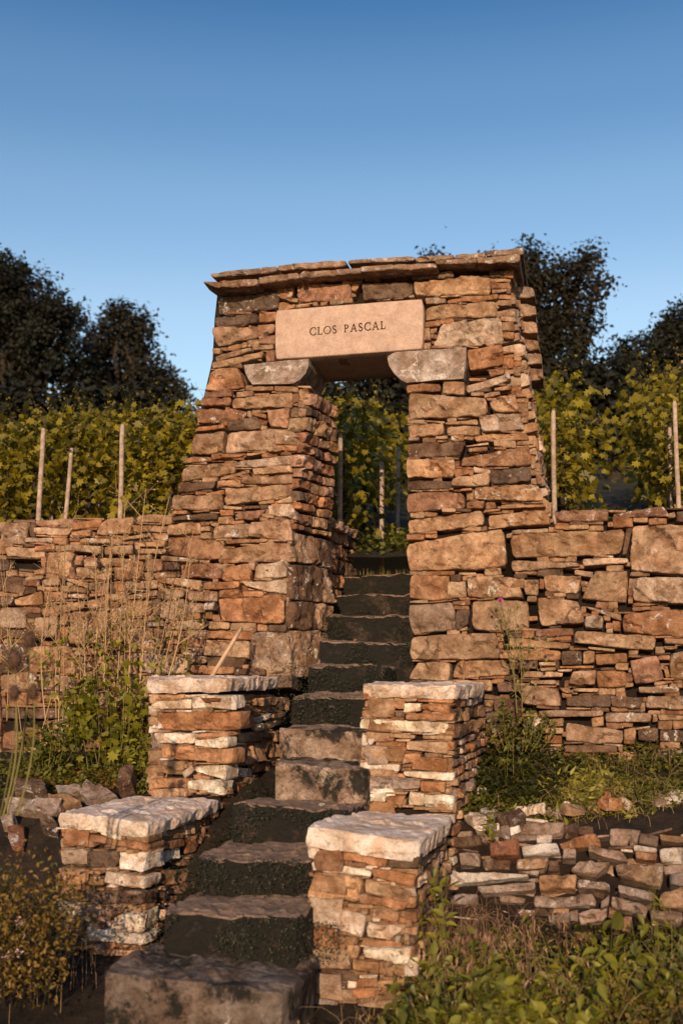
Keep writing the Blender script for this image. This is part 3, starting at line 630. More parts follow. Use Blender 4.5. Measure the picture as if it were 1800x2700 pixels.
# ================================================================== stepped parapets
def cap(parent, P4, thick, colr, rec=.025):
    FL, FR, BR, BL = P4
    nrm = (FR-BL).cross(BR-FL).normalized(); nrm = nrm if nrm.z > 0 else -nrm
    stone('cap_slab', parent, [BL, BR, FR, FL], thick, colr, CAPM, n=nrm, res=.026, amp=.6, round_=.8, fa=.6, sa=1.0001)
def rect_in(P4, ins, z=None):
    c = sum(P4, Vector())/4; out = []
    for p in P4:
        d = c - p; d.z = 0; q = p + d.normalized()*ins
        if z is not None: q.z = z
        out.append(q)
    return out
LT = Vector((0, 0, 0))
def block(parent, P4, thick, zb, front, side=None, codes='ttowg', sidecodes='ttowb', front_poly=None, side_poly=None, kside=1.0, dep=.15):
    FL, FR, BR, BL = P4
    pf = vplane(FL, FR).off(-.03); ps = vplane(FR, BR).off(-.03); plf = vplane(BL, FL).off(-.03)
    traced(front, pf, parent, depth=dep, mat=STONE, jit=.018, lich=0, kcol=1.14)
    if front_poly: fill(front, pf, parent, front_poly, cell=6, maxw=12, maxh=4, codes='ttwto', rec=.012, skip=.12, depth=.1)
    if side is not None:
        traced(side, ps, parent, depth=dep, mat=STONE, jit=.012, kcol=kside)
        if side_poly: fill(side, ps, parent, side_poly, cell=6, maxw=12, maxh=4, codes='ttwto', rec=.012, skip=.12, depth=.1)
    zt = -thick-.004
    dn = lambda p, z=None: Vector((p.x, p.y, z if z is not None else p.z+zt))
    if side is None:
        a, b = dn(FR)-ps.n*.03 + (BR-FR).normalized()*.05, dn(BR)-ps.n*.03
        courses(parent, a, b, dn(b, zb), dn(a, zb), codes=sidecodes, hr=(.045, .10), wr=(.08, .24), depth=dep, n=ps.n, kcol=kside, gap=.005)
    a, b = dn(BL)-plf.n*.03, dn(FL)-plf.n*.03
    courses(parent, a, b, dn(b, zb), dn(a, zb), codes=codes, hr=(.07, .14), wr=(.15, .35), depth=dep, n=plf.n)
    q = rect_in([dn(p) for p in P4], .12)
    prism('core', parent, [q[0], q[1], q[2], q[3]], Vector((0, 0, zb))-Vector((0, 0, q[0].z)), CORE)
# --- left parapet
lp_ = thing('stone_parapet', 'stepped stone parapet left of the steps, with a wooden handle leaning behind its upper cap', 'parapet', Pd(420, 2400, 6.3))
UL = [Pd(388, 1788, 7.1), Pd(599, 1783, 6.85), Pd(745, 1779, 7.85), Pd(404, 1783, 8.0)]
LL = [Pd(149, 2138, 6.1), Pd(392, 2167, 5.88), Pd(586, 2103, 6.8), Pd(352, 2089, 6.95)]
ULF = parse(7, '''o 660 147 760 142 760 173 670 175;t 680 187 870 178 870 205 690 213;w 670 225 905 207 900 267 680 267;w 920 192 1150 190 1160 268 912 265;o 705 285 1190 280 1185 395 705 392
w 670 407 925 412 928 470 690 470;o 940 415 1120 402 1120 430 940 438;w 920 455 1125 435 1122 500 915 487;o 725 482 915 482 915 580 720 550;o 920 502 1160 502 1150 590 920 580
t 670 577 868 570 850 660 690 632;b 670 632 740 642 740 663 670 660;g 850 642 905 602 920 635 872 678;o 920 656 1020 666 1015 685 920 682;w 930 602 1110 600 1105 693 930 632
o 655 677 880 680 870 735 650 742;w 885 692 1095 695 1090 780 880 740;t 640 745 870 738 880 785 650 800''')
ULS = parse(7, '''o 1205 202 1280 197 1280 230 1205 233;t 1285 202 1425 197 1420 245 1290 248;o 1215 247 1335 252 1320 285 1215 280;w 1285 322 1385 290 1380 320 1290 355;t 1390 297 1470 292 1470 313 1390 320
w 1280 362 1455 327 1450 360 1300 403;o 1200 292 1270 302 1272 380 1200 385;t 1190 412 1335 402 1335 460 1190 465;b 1340 412 1395 405 1395 438 1340 443;o 1170 495 1245 482 1240 565 1170 575
t 1250 492 1328 475 1345 570 1245 598;t 1335 472 1395 455 1390 555 1348 560;t 1400 402 1490 392 1490 460 1400 463;t 1400 477 1490 467 1480 545 1400 553;w 1115 612 1280 617 1285 660 1115 693
t 1290 582 1450 572 1440 600 1290 653;t 1160 582 1240 582 1240 603 1160 600;o 1290 662 1380 657 1370 688 1300 708;t 1105 707 1170 702 1165 778 1105 770;o 1175 702 1290 702 1280 728 1180 758
t 1110 785 1200 760 1290 720 1200 803;o 1215 800 1320 752 1310 770 1210 828;r 1090 822 1200 815 1200 848 1090 850;t 1100 862 1190 855 1180 890 1100 900;o 1080 200 1195 200 1195 265 1150 265
t 1400 202 1480 200 1480 270 1440 270;t 1345 445 1395 440 1395 455 1345 470''')
block(lp_, UL, .088, -1.3, ULF, ULS, front_poly=[(392, 1812), (598, 1832), (592, 2100), (392, 2085)], side_poly=[(604, 1832), (745, 1834), (765, 2010), (690, 2110), (596, 2180)])
LLF = parse(7, '''o 130 977 235 977 240 1030 130 1023;t 245 972 355 977 355 997 245 992;w 365 972 500 987 490 1043 370 1015;t 515 992 660 1018 655 1058 520 1040;o 270 1002 665 1067 650 1115 300 1045
t 125 1042 290 1037 275 1070 130 1093;b 120 1102 460 1112 450 1208 125 1200;w 470 1117 640 1122 610 1232 470 1190;o 120 1212 370 1227 370 1245 120 1233;o 110 1242 285 1257 280 1303 110 1310
t 287 1277 382 1277 380 1313 287 1310;w 385 1227 640 1262 635 1333 390 1290;b 130 1322 630 1347 610 1430 140 1390;g 110 1402 410 1432 390 1538 120 1508;g 400 1522 440 1517 480 1590 422 1598
w 515 1467 630 1472 610 1588 450 1540;w 215 1542 620 1597 610 1668 210 1620;o 270 1672 340 1667 335 1680 270 1688;t 310 1697 640 1692 600 1730 330 1725;r 245 1712 310 1717 310 1740 250 1740
g 245 1747 600 1752 560 1833 260 1815;g 360 1842 560 1842 540 1930 370 1920;b 440 1442 510 1445 500 1470 440 1500;b 120 1515 210 1545 205 1610 130 1600;b 130 1612 240 1628 235 1735 140 1730;b 150 1745 240 1750 250 1900 160 1900''')
LLS = parse(7, '''o 685 1022 750 977 750 1018 675 1060;o 780 962 860 937 860 965 790 972;t 900 912 1030 882 1030 903 900 930;t 865 942 975 932 975 988 870 1008;t 780 987 860 977 868 1010 780 1017
t 985 922 1022 917 1022 950 985 955;t 1030 882 1070 867 1070 905 1035 910;t 1035 917 1110 892 1110 925 1040 940;t 1080 942 1175 922 1170 958 1080 968;t 980 962 1075 947 1075 988 980 1010
o 670 1068 875 1032 875 1080 665 1112;w 655 1122 870 1087 870 1148 625 1228;o 880 1042 950 1012 1020 1060 890 1128;o 965 1012 1080 1012 1085 1038 1010 1055;t 1000 1092 1090 1062 1090 1085 1000 1128
t 830 1182 940 1142 945 1165 850 1200;t 880 1142 990 1102 990 1138 885 1155;t 645 1267 740 1232 740 1308 645 1333;o 755 1212 905 1212 870 1288 770 1308;t 730 1312 765 1312 760 1340 725 1335
b 640 1352 770 1347 760 1400 620 1425;w 640 1472 770 1452 770 1500 620 1588;b 760 1442 815 1442 810 1518 775 1518;w 625 1600 720 1562 700 1610 620 1665;b 680 1662 760 1612 740 1680 650 1718
t 1020 840 1090 825 1090 860 1020 875;b 650 1432 750 1412 750 1445 640 1462;t 905 1172 1000 1142 1040 1150 960 1190;b 830 1300 900 1270 900 1340 830 1360;t 1000 1010 1075 1042 1060 1058 990 1080''')
block(lp_, LL, .078, -1.72, LLF, LLS, front_poly=[(150, 2180), (393, 2200), (375, 2500), (360, 2560), (210, 2560), (170, 2420), (150, 2420)], side_poly=[(396, 2200), (586, 2140), (590, 2240), (470, 2360), (370, 2560), (378, 2480)])
cap(lp_, UL, .088, (.60, .50, .43)); cap(lp_, LL, .078, (.68, .58, .50))
# --- right parapet
rp_ = thing('stone_parapet', 'stepped stone parapet right of the steps, with brambles and grass against its foot', 'parapet', Pd(1000, 2500, 5.8))
UR = [Pd(951, 1798, 6.55), Pd(1203, 1805, 6.4), Pd(1286, 1802, 7.6), Pd(999, 1790, 7.75)]
LR = [Pd(803, 2182, 5.45), Pd(1108, 2222, 5.3), Pd(1196, 2143, 6.35), Pd(935, 2130, 6.45)]
URF = parse(8, '''o 545 202 750 217 740 245 545 240;t 755 222 910 232 900 258 755 260;o 915 237 1165 242 1160 270 915 260;t 545 257 700 252 710 308 545 303;o 712 262 830 247 820 313 715 313
w 822 272 938 272 930 330 815 330;o 945 282 1135 282 1140 343 945 318;o 530 322 755 314 755 373 530 368;b 762 327 825 342 820 368 762 363;o 840 347 1165 342 1150 393 840 383
w 525 382 1120 407 1110 488 510 448;w 525 482 670 482 600 563 525 570;t 682 477 895 492 890 516 685 503;r 680 514 750 514 750 533 680 533;t 765 522 865 522 860 538 765 533
o 625 537 830 537 830 578 625 563;t 840 542 1125 542 1120 628 840 595;t 950 497 1155 497 1150 523 950 518;t 525 577 830 602 800 683 525 658;o 810 627 940 622 930 678 810 693
w 515 677 795 692 790 743 520 753;o 870 652 1115 642 1110 748 870 733;t 810 697 878 692 870 713 810 712;w 810 742 1170 752 1160 808 820 773;o 705 757 805 762 830 785 710 773
g 505 767 930 802 925 868 510 883;o 940 807 1110 812 1108 888 940 878;t 690 887 850 884 840 900 690 898;w 500 892 700 892 700 948 500 943;w 850 887 960 892 960 978 850 983;w 962 892 1165 907 1150 1013 962 988
o 705 905 830 905 800 968 700 968''')
block(rp_, UR, .082, -1.35, URF, None, front_poly=[(953, 1830), (1200, 1840), (1188, 2145), (945, 2120)], sidecodes='ttogbwt', kside=.95)
LRF = parse(8, '''w 155 1237 350 1262 340 1358 160 1338;o 365 1262 705 1312 700 1410 380 1350;t 620 1292 740 1292 740 1323 640 1323;t 745 1297 860 1302 860 1335 745 1330;b 710 1342 930 1332 910 1418 710 1413
w 190 1362 600 1432 590 1468 200 1428;o 600 1412 900 1455 880 1540 610 1470;t 200 1462 530 1472 510 1658 150 1618;t 545 1482 870 1562 850 1638 550 1578;o 520 1592 850 1650 820 1700 510 1648
w 180 1657 320 1672 310 1698 190 1723;t 155 1727 330 1712 310 1843 160 1828;o 580 1692 800 1712 770 1788 580 1738;w 375 1692 570 1745 540 1878 370 1828;w 575 1782 840 1832 720 1918 560 1888
o 540 1902 810 1927 800 1963 530 1943;t 185 1852 500 1887 500 1940 165 1905;t 170 1912 510 1947 505 2030 170 1955;o 180 1972 450 2022 440 2108 170 2048;w 530 1962 870 1962 850 2068 550 2028
t 465 2042 650 2062 640 2148 460 2108;t 655 2067 830 2092 820 2163 645 2148;b 165 2072 510 2142 500 2198 160 2178;t 640 2182 830 2172 820 2248 640 2238;t 160 2232 480 2252 500 2338 180 2318
o 460 2242 620 2252 620 2308 480 2298;b 160 2190 430 2210 420 2228 160 2222;t 500 2345 800 2330 800 2440 520 2440;b 200 2350 480 2360 480 2460 210 2450''')
block(rp_, LR, .085, -1.75, LRF, None, front_poly=[(808, 2222), (1105, 2250), (1085, 2400), (1070, 2640), (812, 2680)], sidecodes='ttogwb', kside=1.0)
cap(rp_, UR, .082, (.62, .52, .44)); cap(rp_, LR, .085, (.70, .60, .52))
# ================================================================== steps
stairs = thing('stone_steps', 'flight of worn mossy stone steps climbing between the two parapets to the gateway', 'steps', Vector((-.4, 5, -1.7)))
NS, h_ = 12, .194
PALE = {0: (.20, .155, .125), 4: (.38, .28, .215), 5: (.36, .265, .20)}
for i in range(NS):
    Y = 4.9+.4*i; zt = -1.41 + h_*i; xc = -.57+.2*(Y-4.9)
    if i == NS-1: zt = .73
    lo = interp(Y, [(4.9, -1.0), (5.3, -.80), (5.7, -.68), (6.1, -.56), (6.5, -.38), (6.9, -.38), (7.3, -.32), (7.7, -.22), (8.1, -.15), (8.5, -.14), (8.9, -.10), (9.4, .02)]) - (.10 if Y < 6.4 else .05)
    hi = interp(Y, [(4.9, -.27), (5.4, -.22), (6.45, .10), (7.7, .27), (7.95, .5), (9.4, .85)]) + .05
    xc = (lo+hi)/2; hw = (hi-lo)/2
    c0 = Vector((xc, Y, zt)); dp = .62 if i < NS-1 else 1.1; ev = lambda: random.uniform(-.015, .015)
    c = [c0 - U*hw + V*dp, c0 + U*hw + V*dp, c0 + U*hw + V*ev() + Z*ev(), c0 - U*hw + V*ev() + Z*ev()]
    stone('step', stairs, c, h_+.14, PALE.get(i, (.055, .038, .027)), PALESTEP if i in PALE else STEPM, n=Z, res=.034, amp=.8, round_=1.2, fa=.65)
# small stones and crumbs lying on the treads
def ground_stone(name, label, cat, pos, size, code, group=None, mat=None, rz=None, tilt=.1, parent=None):
    rz = random.uniform(0, 6.28) if rz is None else rz
    a = Vector((math.cos(rz), math.sin(rz), 0)); b = Vector((-math.sin(rz), math.cos(rz), 0)); n = (Z + a*random.uniform(-tilt, tilt) + b*random.uniform(-tilt, tilt)).normalized()
    b = n.cross(a).normalized(); a = b.cross(n); sx_, sy_, sz_ = size; p = Vector(pos) + n*sz_*.75
    j = lambda: random.uniform(.75, 1.1)
    c = [p - a*sx_*j() + b*sy_*j(), p + a*sx_*j() + b*sy_*j(), p + a*sx_*j() - b*sy_*j(), p - a*sx_*j() - b*sy_*j()]
    o = stone(name, parent, c, sz_, scol(code), mat, n=n, res=max(.012, min(size[:2])/4), round_=1.3)
    if label: tagm(o, label, cat, group)
    return o
for i in range(13):
    k_ = random.randint(0, 8); Y = 4.9+.4*k_; zt = -1.41+h_*k_; xc = -.57+.2*(Y-4.9)
    p = Vector((xc, Y, zt)) + U*random.uniform(-.42, .42) + V*random.uniform(.08, .36)
    s = random.uniform(.006, .014); ground_stone('pebble', 'small stone chip lying loose on the treads of the steps', 'pebble', p, (s*1.3, s, s*.7), random.choice('twgw'), 'stone chips on the steps')
# ================================================================== low rubble wall on the right, loose stones
RUB = Plane(G(1.4, -1.42, -1.25), -V*math.cos(R(24)) + Z*math.sin(R(24)))
rub = thing('rubble_wall', 'low tumbledown bank of loose laid stones right of the lower cap slab', 'rubble wall', G(1.6, -1.4, -1.5))
RUBS = parse(12, '''w 330 737 480 717 480 758 340 758;t 490 722 540 712 545 820 480 800;b 190 802 370 792 380 850 200 858;r 430 832 590 822 600 910 440 910;t 620 722 870 712 850 788 600 788
w 615 852 820 837 840 893 620 910;o 830 832 1050 777 1090 850 850 868;t 1010 852 1200 872 1240 948 1010 888;t 860 872 935 862 930 918 850 918;t 590 932 780 912 760 973 585 983;b 780 942 830 932 840 998 770 998
t 950 932 1140 942 1050 1023 910 990;t 1170 972 1450 962 1440 1088 1190 1030;o 1290 882 1410 892 1410 938 1290 928;w 1430 872 1568 862 1568 948 1440 938;t 1430 787 1568 792 1568 828 1440 818
w 185 1002 650 1012 655 1030 200 1078;g 355 1087 695 1067 690 1108 370 1128;t 720 1027 930 1017 930 1098 720 1113;t 945 1047 1130 1072 1130 1118 945 1098;g 1180 1082 1400 1122 1390 1168 1190 1128
g 685 1137 1040 1137 1060 1203 685 1208;t 1140 1142 1350 1202 1350 1273 1145 1208;g 1490 1012 1600 1012 1600 1098 1490 1068;t 1440 1122 1568 1092 1568 1218 1440 1198;t 190 1142 350 1132 350 1198 200 1198
t 480 1132 640 1162 620 1188 490 1178;r 590 1222 690 1227 680 1258 600 1258;g 770 1272 900 1242 890 1298 780 1308;t 945 1242 1120 1222 1110 1298 960 1308;t 1120 1292 1270 1272 1250 1368 1110 1338
g 1370 1232 1560 1242 1560 1308 1380 1288;r 900 1382 1040 1362 1040 1418 910 1418;b 380 932 550 922 540 998 400 998;g 240 900 370 880 370 960 250 970;t 1080 1180 1130 1140 1120 1200 1080 1220''')
RUBS = [(('g' if c_ == 't' and k_ % 3 else c_), q_) for k_, (c_, q_) in enumerate(RUBS)]
traced(RUBS, RUB, rub, depth=.2, jit=.075, mat=STONE, matl=STONEL, lich=.5, amp=1.3, kcol=.95)
fill(RUBS, RUB, rub, [(1180, 2200), (1400, 2160), (1810, 2200), (1810, 2440), (1180, 2420)], cell=8, maxw=13, maxh=6, rec=.10, skip=.32, turn=.16, codes='gbtgw')
pr = [RUB.off(-.11)(*p) for p in [(1150, 2230), (1900, 2230), (1900, 2560), (1150, 2560)]]
prism('core', rub, pr, V*.5 + Z*-.1, CORE)
pA, pB, pC, pD = RUB(1812, 2200), RUB(2300, 2180), RUB(2300, 2500), RUB(1812, 2450)
courses(rub, pA, pB, pC, pD, codes='gbtgt', hr=(.08, .16), wr=(.15, .4), depth=.2, jit=.04)
LOO = Plane(Pd(200, 2120, 6.9), -V*.62 + Z*.78)
for lab, code, q in [('large dull brown boulder topping the heap left of the lower parapet', 'b', [(75, 648), (310, 660), (320, 740), (90, 745)]),
                     ('long grey stone lying in front of the brown boulder on the left heap', 'g', [(20, 765), (430, 790), (350, 885), (30, 850)]),
                     ('thin flat stone tucked behind the left lower cap slab', 't', [(320, 752), (560, 800), (470, 840), (330, 790)]),
                     ('small pale flat stone between boulder and tilted slate', 'g', [(385, 702), (560, 707), (550, 742), (390, 740)]),
                     ('thin grey slab tilted up behind the left lower cap slab', 'g', [(590, 652), (820, 772), (650, 815), (520, 732)]),
                     ('brown upright stone wedged beside the foot of the upper left pier', 'b', [(835, 580), (930, 562), (900, 680), (800, 720)]),
                     ('reddish brown stone propped against the left parapet corner', 'b', [(270, 912), (390, 940), (390, 1040), (280, 990)]),
                     ('dark stone with white lichen spot at the left picture edge', 'r', [(60, 1002), (165, 985), (160, 1130), (70, 1100)]),
                     ('bluish grey flat stone lowest of the left heap', 'g', [(0, 880), (110, 905), (100, 980), (0, 960)])]:
    P = tpx(11, q); c = [LOO.off(random.uniform(-.01, .02))(*p) for p in P]
    o = stone('loose_stone', None, c, .16, scol(code, .9), STONEL, n=LOO.n, res=.04, amp=1.3); tagm(o, lab, 'stone')
# stones lying half buried at the right, by the wall foot
for lab, px, py, Y, s, code in [('white stone at the right picture edge below the terrace wall', 1785, 2065, 7.3, (.12, .08, .06), 'w'), ('pale grey stone in dry grass below the right wall', 1680, 2100, 7.1, (.12, .08, .05), 'w'),
                                ('whitish stone leaning at the dark foot of the right wall', 1405, 1882, 7.7, (.07, .05, .06), 'w'), ('small white stone in the shade right of the upper pier', 1270, 2072, 7.0, (.04, .03, .03), 'w'),
                                ('lichened stone in the dark corner beside the upper right pier', 1320, 1905, 7.75, (.09, .05, .06), 'g'), ('small pale stone below the spiky thistle patch', 1705, 2132, 6.9, (.04, .03, .02), 'w')]:
    p = Pd(px, py, Y); p.z -= s[2]; ground_stone('loose_stone', lab, 'stone', p, s, code, None, None, rz=.2)
# stones that have slid off the top of the bank
TOPL = ['rounded brown stone on top of the rubble bank', 'pale flat stone on top of the rubble bank', 'broken grey stone on top of the rubble bank', 'small tan stone on top of the rubble bank', 'angular stone on the rubble bank near the right picture edge', 'tilted flat stone on the rubble bank near the right picture edge', 'small whitish stone at the left end of the rubble bank top', 'chunky grey stone at the left end of the rubble bank top', 'thin slab on top of the middle of the rubble bank', 'rusty stone on top of the middle of the rubble bank', 'low grey lump behind the top row of the rubble bank', 'light stone behind the top row of the rubble bank']
for i_, (px, py) in enumerate([(1345, 2172), (1400, 2178), (1460, 2168), (1510, 2185), (1735, 2178), (1770, 2195), (1255, 2190), (1290, 2182), (1570, 2172), (1610, 2190), (1650, 2165), (1490, 2150)]):
    p = Pd(px, py, 6.62 + (i_ % 3)*.06); p.z = gz(p.x, 6.75) + .0 + (i_ % 2)*.02
    s = random.uniform(.05, .10); ground_stone('loose_stone', TOPL[i_], 'stone', p, (s, s*.7, s*.6), 'bwgtgwwgtogw'[i_], None, STONEL, tilt=.3)
# wooden handle
a, b = Pd(637, 1655, 7.75), Pd(560, 1782, 7.35)
d = (b-a).normalized(); hnd = tube('tool_handle', [a - d*0, a + d*.004, a + d*.2, b, b + d*.35], [.009, .0145, .0145, .0145, .0145], HANDLE, seg=12)
tagm(hnd, 'pale wooden tool handle leaning up behind the upper left cap slab', 'handle')
# ================================================================== vegetation
TRI = {
 'diamond': (np.array([(0, 0, 0), (.32, .42, .10), (0, 1, 0), (-.32, .42, .10)]), [(0, 1, 2), (0, 2, 3)]),
 'spike': (np.array([(0, 0, 0), (.15, .3, .06), (0, 1, 0), (-.15, .3, .06)]), [(0, 1, 2), (0, 2, 3)]),
 'blade': (np.array([(0, 0, 0), (.09, .4, .04), (0, 1, 0), (-.09, .4, .04)]), [(0, 1, 2), (0, 2, 3)]),
 'ovate': (np.array([(0, 0, 0), (.20, .2, .08), (.27, .45, .10), (.14, .78, .04), (0, 1.05, -.10), (-.14, .78, .04), (-.27, .45, .10), (-.20, .2, .08)]), [(0, 1, 2), (0, 2, 3), (0, 3, 4), (0, 4, 5), (0, 5, 6), (0, 6, 7)]),
 'palm': (np.array([(0, .42, 0), (0, .12, .02), (.34, -.02, .06), (.30, .25, .05), (.56, .42, -.03), (.30, .58, .06), (.34, .86, -.02), (.12, .74, .06), (0, 1.08, -.06), (-.12, .74, .06), (-.34, .86, -.02), (-.30, .58, .06), (-.56, .42, -.03), (-.30, .25, .05), (-.34, -.02, .06)]),
          [(0, i, i+1) for i in range(1, 14)] + [(0, 14, 1)]),
}
def leaves_geo(P, size, tpl, up=.4, out=None, droop=0.0, dirs=None):
    """N leaves: P Nx3 positions, size N; returns verts, tris"""
    T, Fc = TRI[tpl]; n = len(P); k = len(T)
    nz = rng.normal(size=(n, 3)); nz[:, 2] = np.abs(nz[:, 2])*1.0 + up
    if out is not None: nz += out
    nz /= np.linalg.norm(nz, axis=1)[:, None] + 1e-9
    y = rng.normal(size=(n, 3)) if dirs is None else dirs + rng.normal(size=(n, 3))*.25
    y[:, 2] -= droop; y -= (y*nz).sum(1)[:, None]*nz; y /= np.linalg.norm(y, axis=1)[:, None] + 1e-9
    x = np.cross(y, nz)
    s = np.asarray(size)[:, None, None]
    V_ = P[:, None, :] + s*(x[:, None, :]*T[None, :, 0, None] + y[:, None, :]*T[None, :, 1, None] + nz[:, None, :]*T[None, :, 2, None])
    F_ = (np.arange(n)[:, None, None]*k + np.array(Fc)[None]).reshape(-1, 3)
    return V_.reshape(-1, 3), F_
def join(parts):
    vs = []; fs = []; o = 0
    for v, f in parts:
        vs.append(v); fs.append(f+o); o += len(v)
    return np.concatenate(vs), np.concatenate(fs)
def ribbon(pts, w0, w1, side=None):
    """flat grass blade or stem along pts (Nx3) as tris"""
    pts = np.asarray(pts, float); n = len(pts); d = np.gradient(pts, axis=0)
    s = rng.normal(size=3) if side is None else np.asarray(side); x = np.cross(d, s); x /= np.linalg.norm(x, axis=1)[:, None]+1e-9
    w_ = np.linspace(w0, w1, n)[:, None]; y = np.cross(d, x); y /= np.linalg.norm(y, axis=1)[:, None]+1e-9
    V_ = np.concatenate([pts - x*w_*.5, pts + x*w_*.5, pts + y*w_*.45]); F_ = []
    for i in range(n-1):
        for a, b in ((0, 1), (1, 2), (2, 0)):
            p, q = a*n+i, b*n+i; F_ += [(p, q, q+1), (p, q+1, p+1)]
    return V_, np.array(F_)
def blade(base, h, lean, w, n=6, droop=.5, az=None):
    az = rng.uniform(0, 6.283) if az is None else az; t = np.linspace(0, 1, n)
    r = lean*h*(t**1.8); z = h*(t - droop*t**3)
    return ribbon(np.stack([base[0]+r*math.cos(az), base[1]+r*math.sin(az), base[2]+z], 1), w, w*.15)
SPIKY = leaf_mat('spiky_leaf', (.06, .06, .008), (.34, .28, .05))
# ---- vines: four prototypes, copied along the rows
def vine_proto(k, hgt=1.5, n=330, lit=True):
    P = rng.normal(size=(n*3, 3))*np.array([.25, .18, .44]); P = P[np.abs(P[:, 2]) < .74][:n]; P[:, 2] += hgt*.55
    P[:, 0] *= 1 + .3*np.sin(P[:, 2]*5+k)
    out = P*np.array([1.6, 1.6, 0]); parts = [leaves_geo(P, rng.uniform(.055, .125, len(P)), 'palm', up=.25, out=out*.9, droop=.7)]
    # shoots
    st = []
    for i in range(5):
        b = np.array([rng.normal()*.2, rng.normal()*.15, hgt*.85]); t = np.linspace(0, 1, 7)[:, None]
        q = b + t*np.array([rng.normal()*.18, rng.normal()*.15, rng.uniform(.3, .62)]) + t*t*rng.normal(size=3)*.06
        st.append(ribbon(q, .010, .003)); m = 12; tt = rng.uniform(.1, 1, m)[:, None]
        PP = b + tt*(q[-1]-b) + rng.normal(size=(m, 3))*.025; parts.append(leaves_geo(PP, rng.uniform(.03, .08, m)*(1.3-tt[:, 0]), 'palm', up=.2))
    tv, tf = [], []
    pts = [(0, 0, -.1), (.03, .02, .25), (-.03, 0, .5), (.02, -.02, .8), (.0, .0, 1.1)]
    v, f = tube_geo(pts, [.035, .03, .028, .02, .01], 6)
    for q_ in f:
        for i in range(1, len(q_)-1): tf.append((q_[0], q_[i], q_[i+1]))
    return join(parts), join([(np.array([tuple(x) for x in v]), np.array(tf))] + st)
VP = []
for k in range(4):
    (lv, lf), (tv, tf) = vine_proto(k)
    lm = mk('leaves', lv, lf, VINE, origin=(0, 0, 0)); tm = mk('stem', tv, tf, BARK, origin=(0, 0, 0)); VP.append((lm.data, tm.data))
    bpy.data.objects.remove(lm); bpy.data.objects.remove(tm)
def vine(pos, sc_, label, group, rz=None):
    k = random.randrange(4); t = thing('grapevine', label, 'vine', pos, group); t.rotation_euler = (0, 0, random.uniform(0, 6.28) if rz is None else rz)
    t.scale = (sc_*random.uniform(.9, 1.15), sc_, sc_*random.uniform(.92, 1.1))
    for nm, me in (('leaves', VP[k][0]), ('stem', VP[k][1])):
        o = bpy.data.objects.new(nm, me); col.objects.link(o); o.parent = t
        if nm == 'leaves': o['kind'] = 'stuff'
def on_hill(px, Y):
    x = (px-900)/F*Y*1.0; return Vector((x, Y, hill(x, Y)))
for px in range(-60, 520, 72):               # first row behind the left wall
    p = on_hill(px+random.uniform(-15, 15), 9.9 + (220-px)*.0008); vine(p, .8, 'leafy grapevine in the first row above the left wall', 'vines of the row above the left wall')
for Y, st, lab, grp in ((11.2, 100, 'grapevine in the second row up the left slope', 'vines of the second row on the left'), (12.9, 95, 'grapevine in the third row up the left slope', 'vines of the third row on the left'), (15.0, 85, 'grapevine in the fourth row up the left slope', 'vines of the fourth row on the left'), (18, 76, 'small far grapevine in the rows under the left trees', 'far vines under the left trees')):
    for px in range(-60, 600, st):
        vine(on_hill(px+random.uniform(-25, 25), Y+random.uniform(-.2, .2)), random.uniform(.78, .9), lab, grp)
# rows running up the slope, right of the gateway and through the opening
for (px, Y, s) in [(905, 9.9, 1.0), (935, 10.9, 1.05), (960, 12, 1.15), (985, 13.4, 1.3), (1005, 15, 1.4), (1030, 17, 1.4), (880, 11.6, 1.2), (860, 13.4, 1.3)]:
    vine(on_hill(px, Y), min(.9, s*.8), 'grapevine seen through the gateway opening', 'vines seen through the gateway')
for (px, Y, s) in [(1490, 9.8, .98), (1470, 10.7, 1.15), (1500, 11.6, 1.2), (1530, 13, 1.15), (1440, 12.4, 1.2), (1410, 14.5, 1.2)]:
    vine(on_hill(px, Y), min(1.0, s*.8), 'grapevine in the row rising just right of the gateway', 'vines of the row right of the gateway')
for (px, Y, s) in [(1790, 9.6, 1.0), (1760, 10.6, 1.2), (1730, 11.8, 1.35), (1835, 10.8, 1.3), (1790, 12.8, 1.5), (1870, 9.9, 1.1), (1730, 14.4, 1.3)]:
    vine(on_hill(px, Y), min(1.0, s*.8), 'grapevine in the row at the right picture edge', 'vines of the row at the right edge')
# ---- vineyard stakes
def stake(px, ptop, pbot, Y, lean, label, r=.028):
    r *= .82
    a = Pd(px, ptop, Y); b = Pd(px-lean, pbot, Y); d = (a-b).normalized(); b = b - d*.5
    pts = [b.lerp(a, t) + noise.noise_vector(Vector((px, t*3, 0)))*.006 for t in (0, .2, .4, .6, .8, .985, 1)]
    o = tube('vineyard_stake', pts, [r*1.0]*3 + [r*.97, r*.95, r*.92, r*.6], WOOD, seg=9); tagm(o, label, 'stake')
stake(116, 1130, 1345, 9.3, 12, 'grey wooden vine stake, leftmost of the tall ones above the left wall')
stake(324, 1120, 1360, 9.2, 6, 'tall grey wooden vine stake nearest the gateway above the left wall')
stake(190, 1182, 1360, 9.6, 16, 'leaning wooden vine stake between the two tall stakes above the left wall', .025)
stake(139, 1210, 1330, 10.3, 2, 'short thin vine stake behind the leftmost tall stake', .023)
stake(268, 1188, 1260, 10.6, 4, 'stub of a vine stake half hidden in leaves left of the tall stake', .03)
stake(419, 1172, 1260, 11.4, 2, 'far vine stake top among leaves left of the gateway', .03)
stake(898, 1143, 1380, 9.6, 2, 'pale vine stake at the left inside the gateway opening')
stake(1006, 1218, 1420, 10.2, 0, 'brownish vine stake in the middle of the gateway opening')
stake(1050, 1180, 1330, 11.6, 2, 'distant thin vine stake at the right inside the gateway opening')
stake(1457, 1082, 1370, 9.0, -4, 'weathered wooden vine stake just right of the gateway', .027)
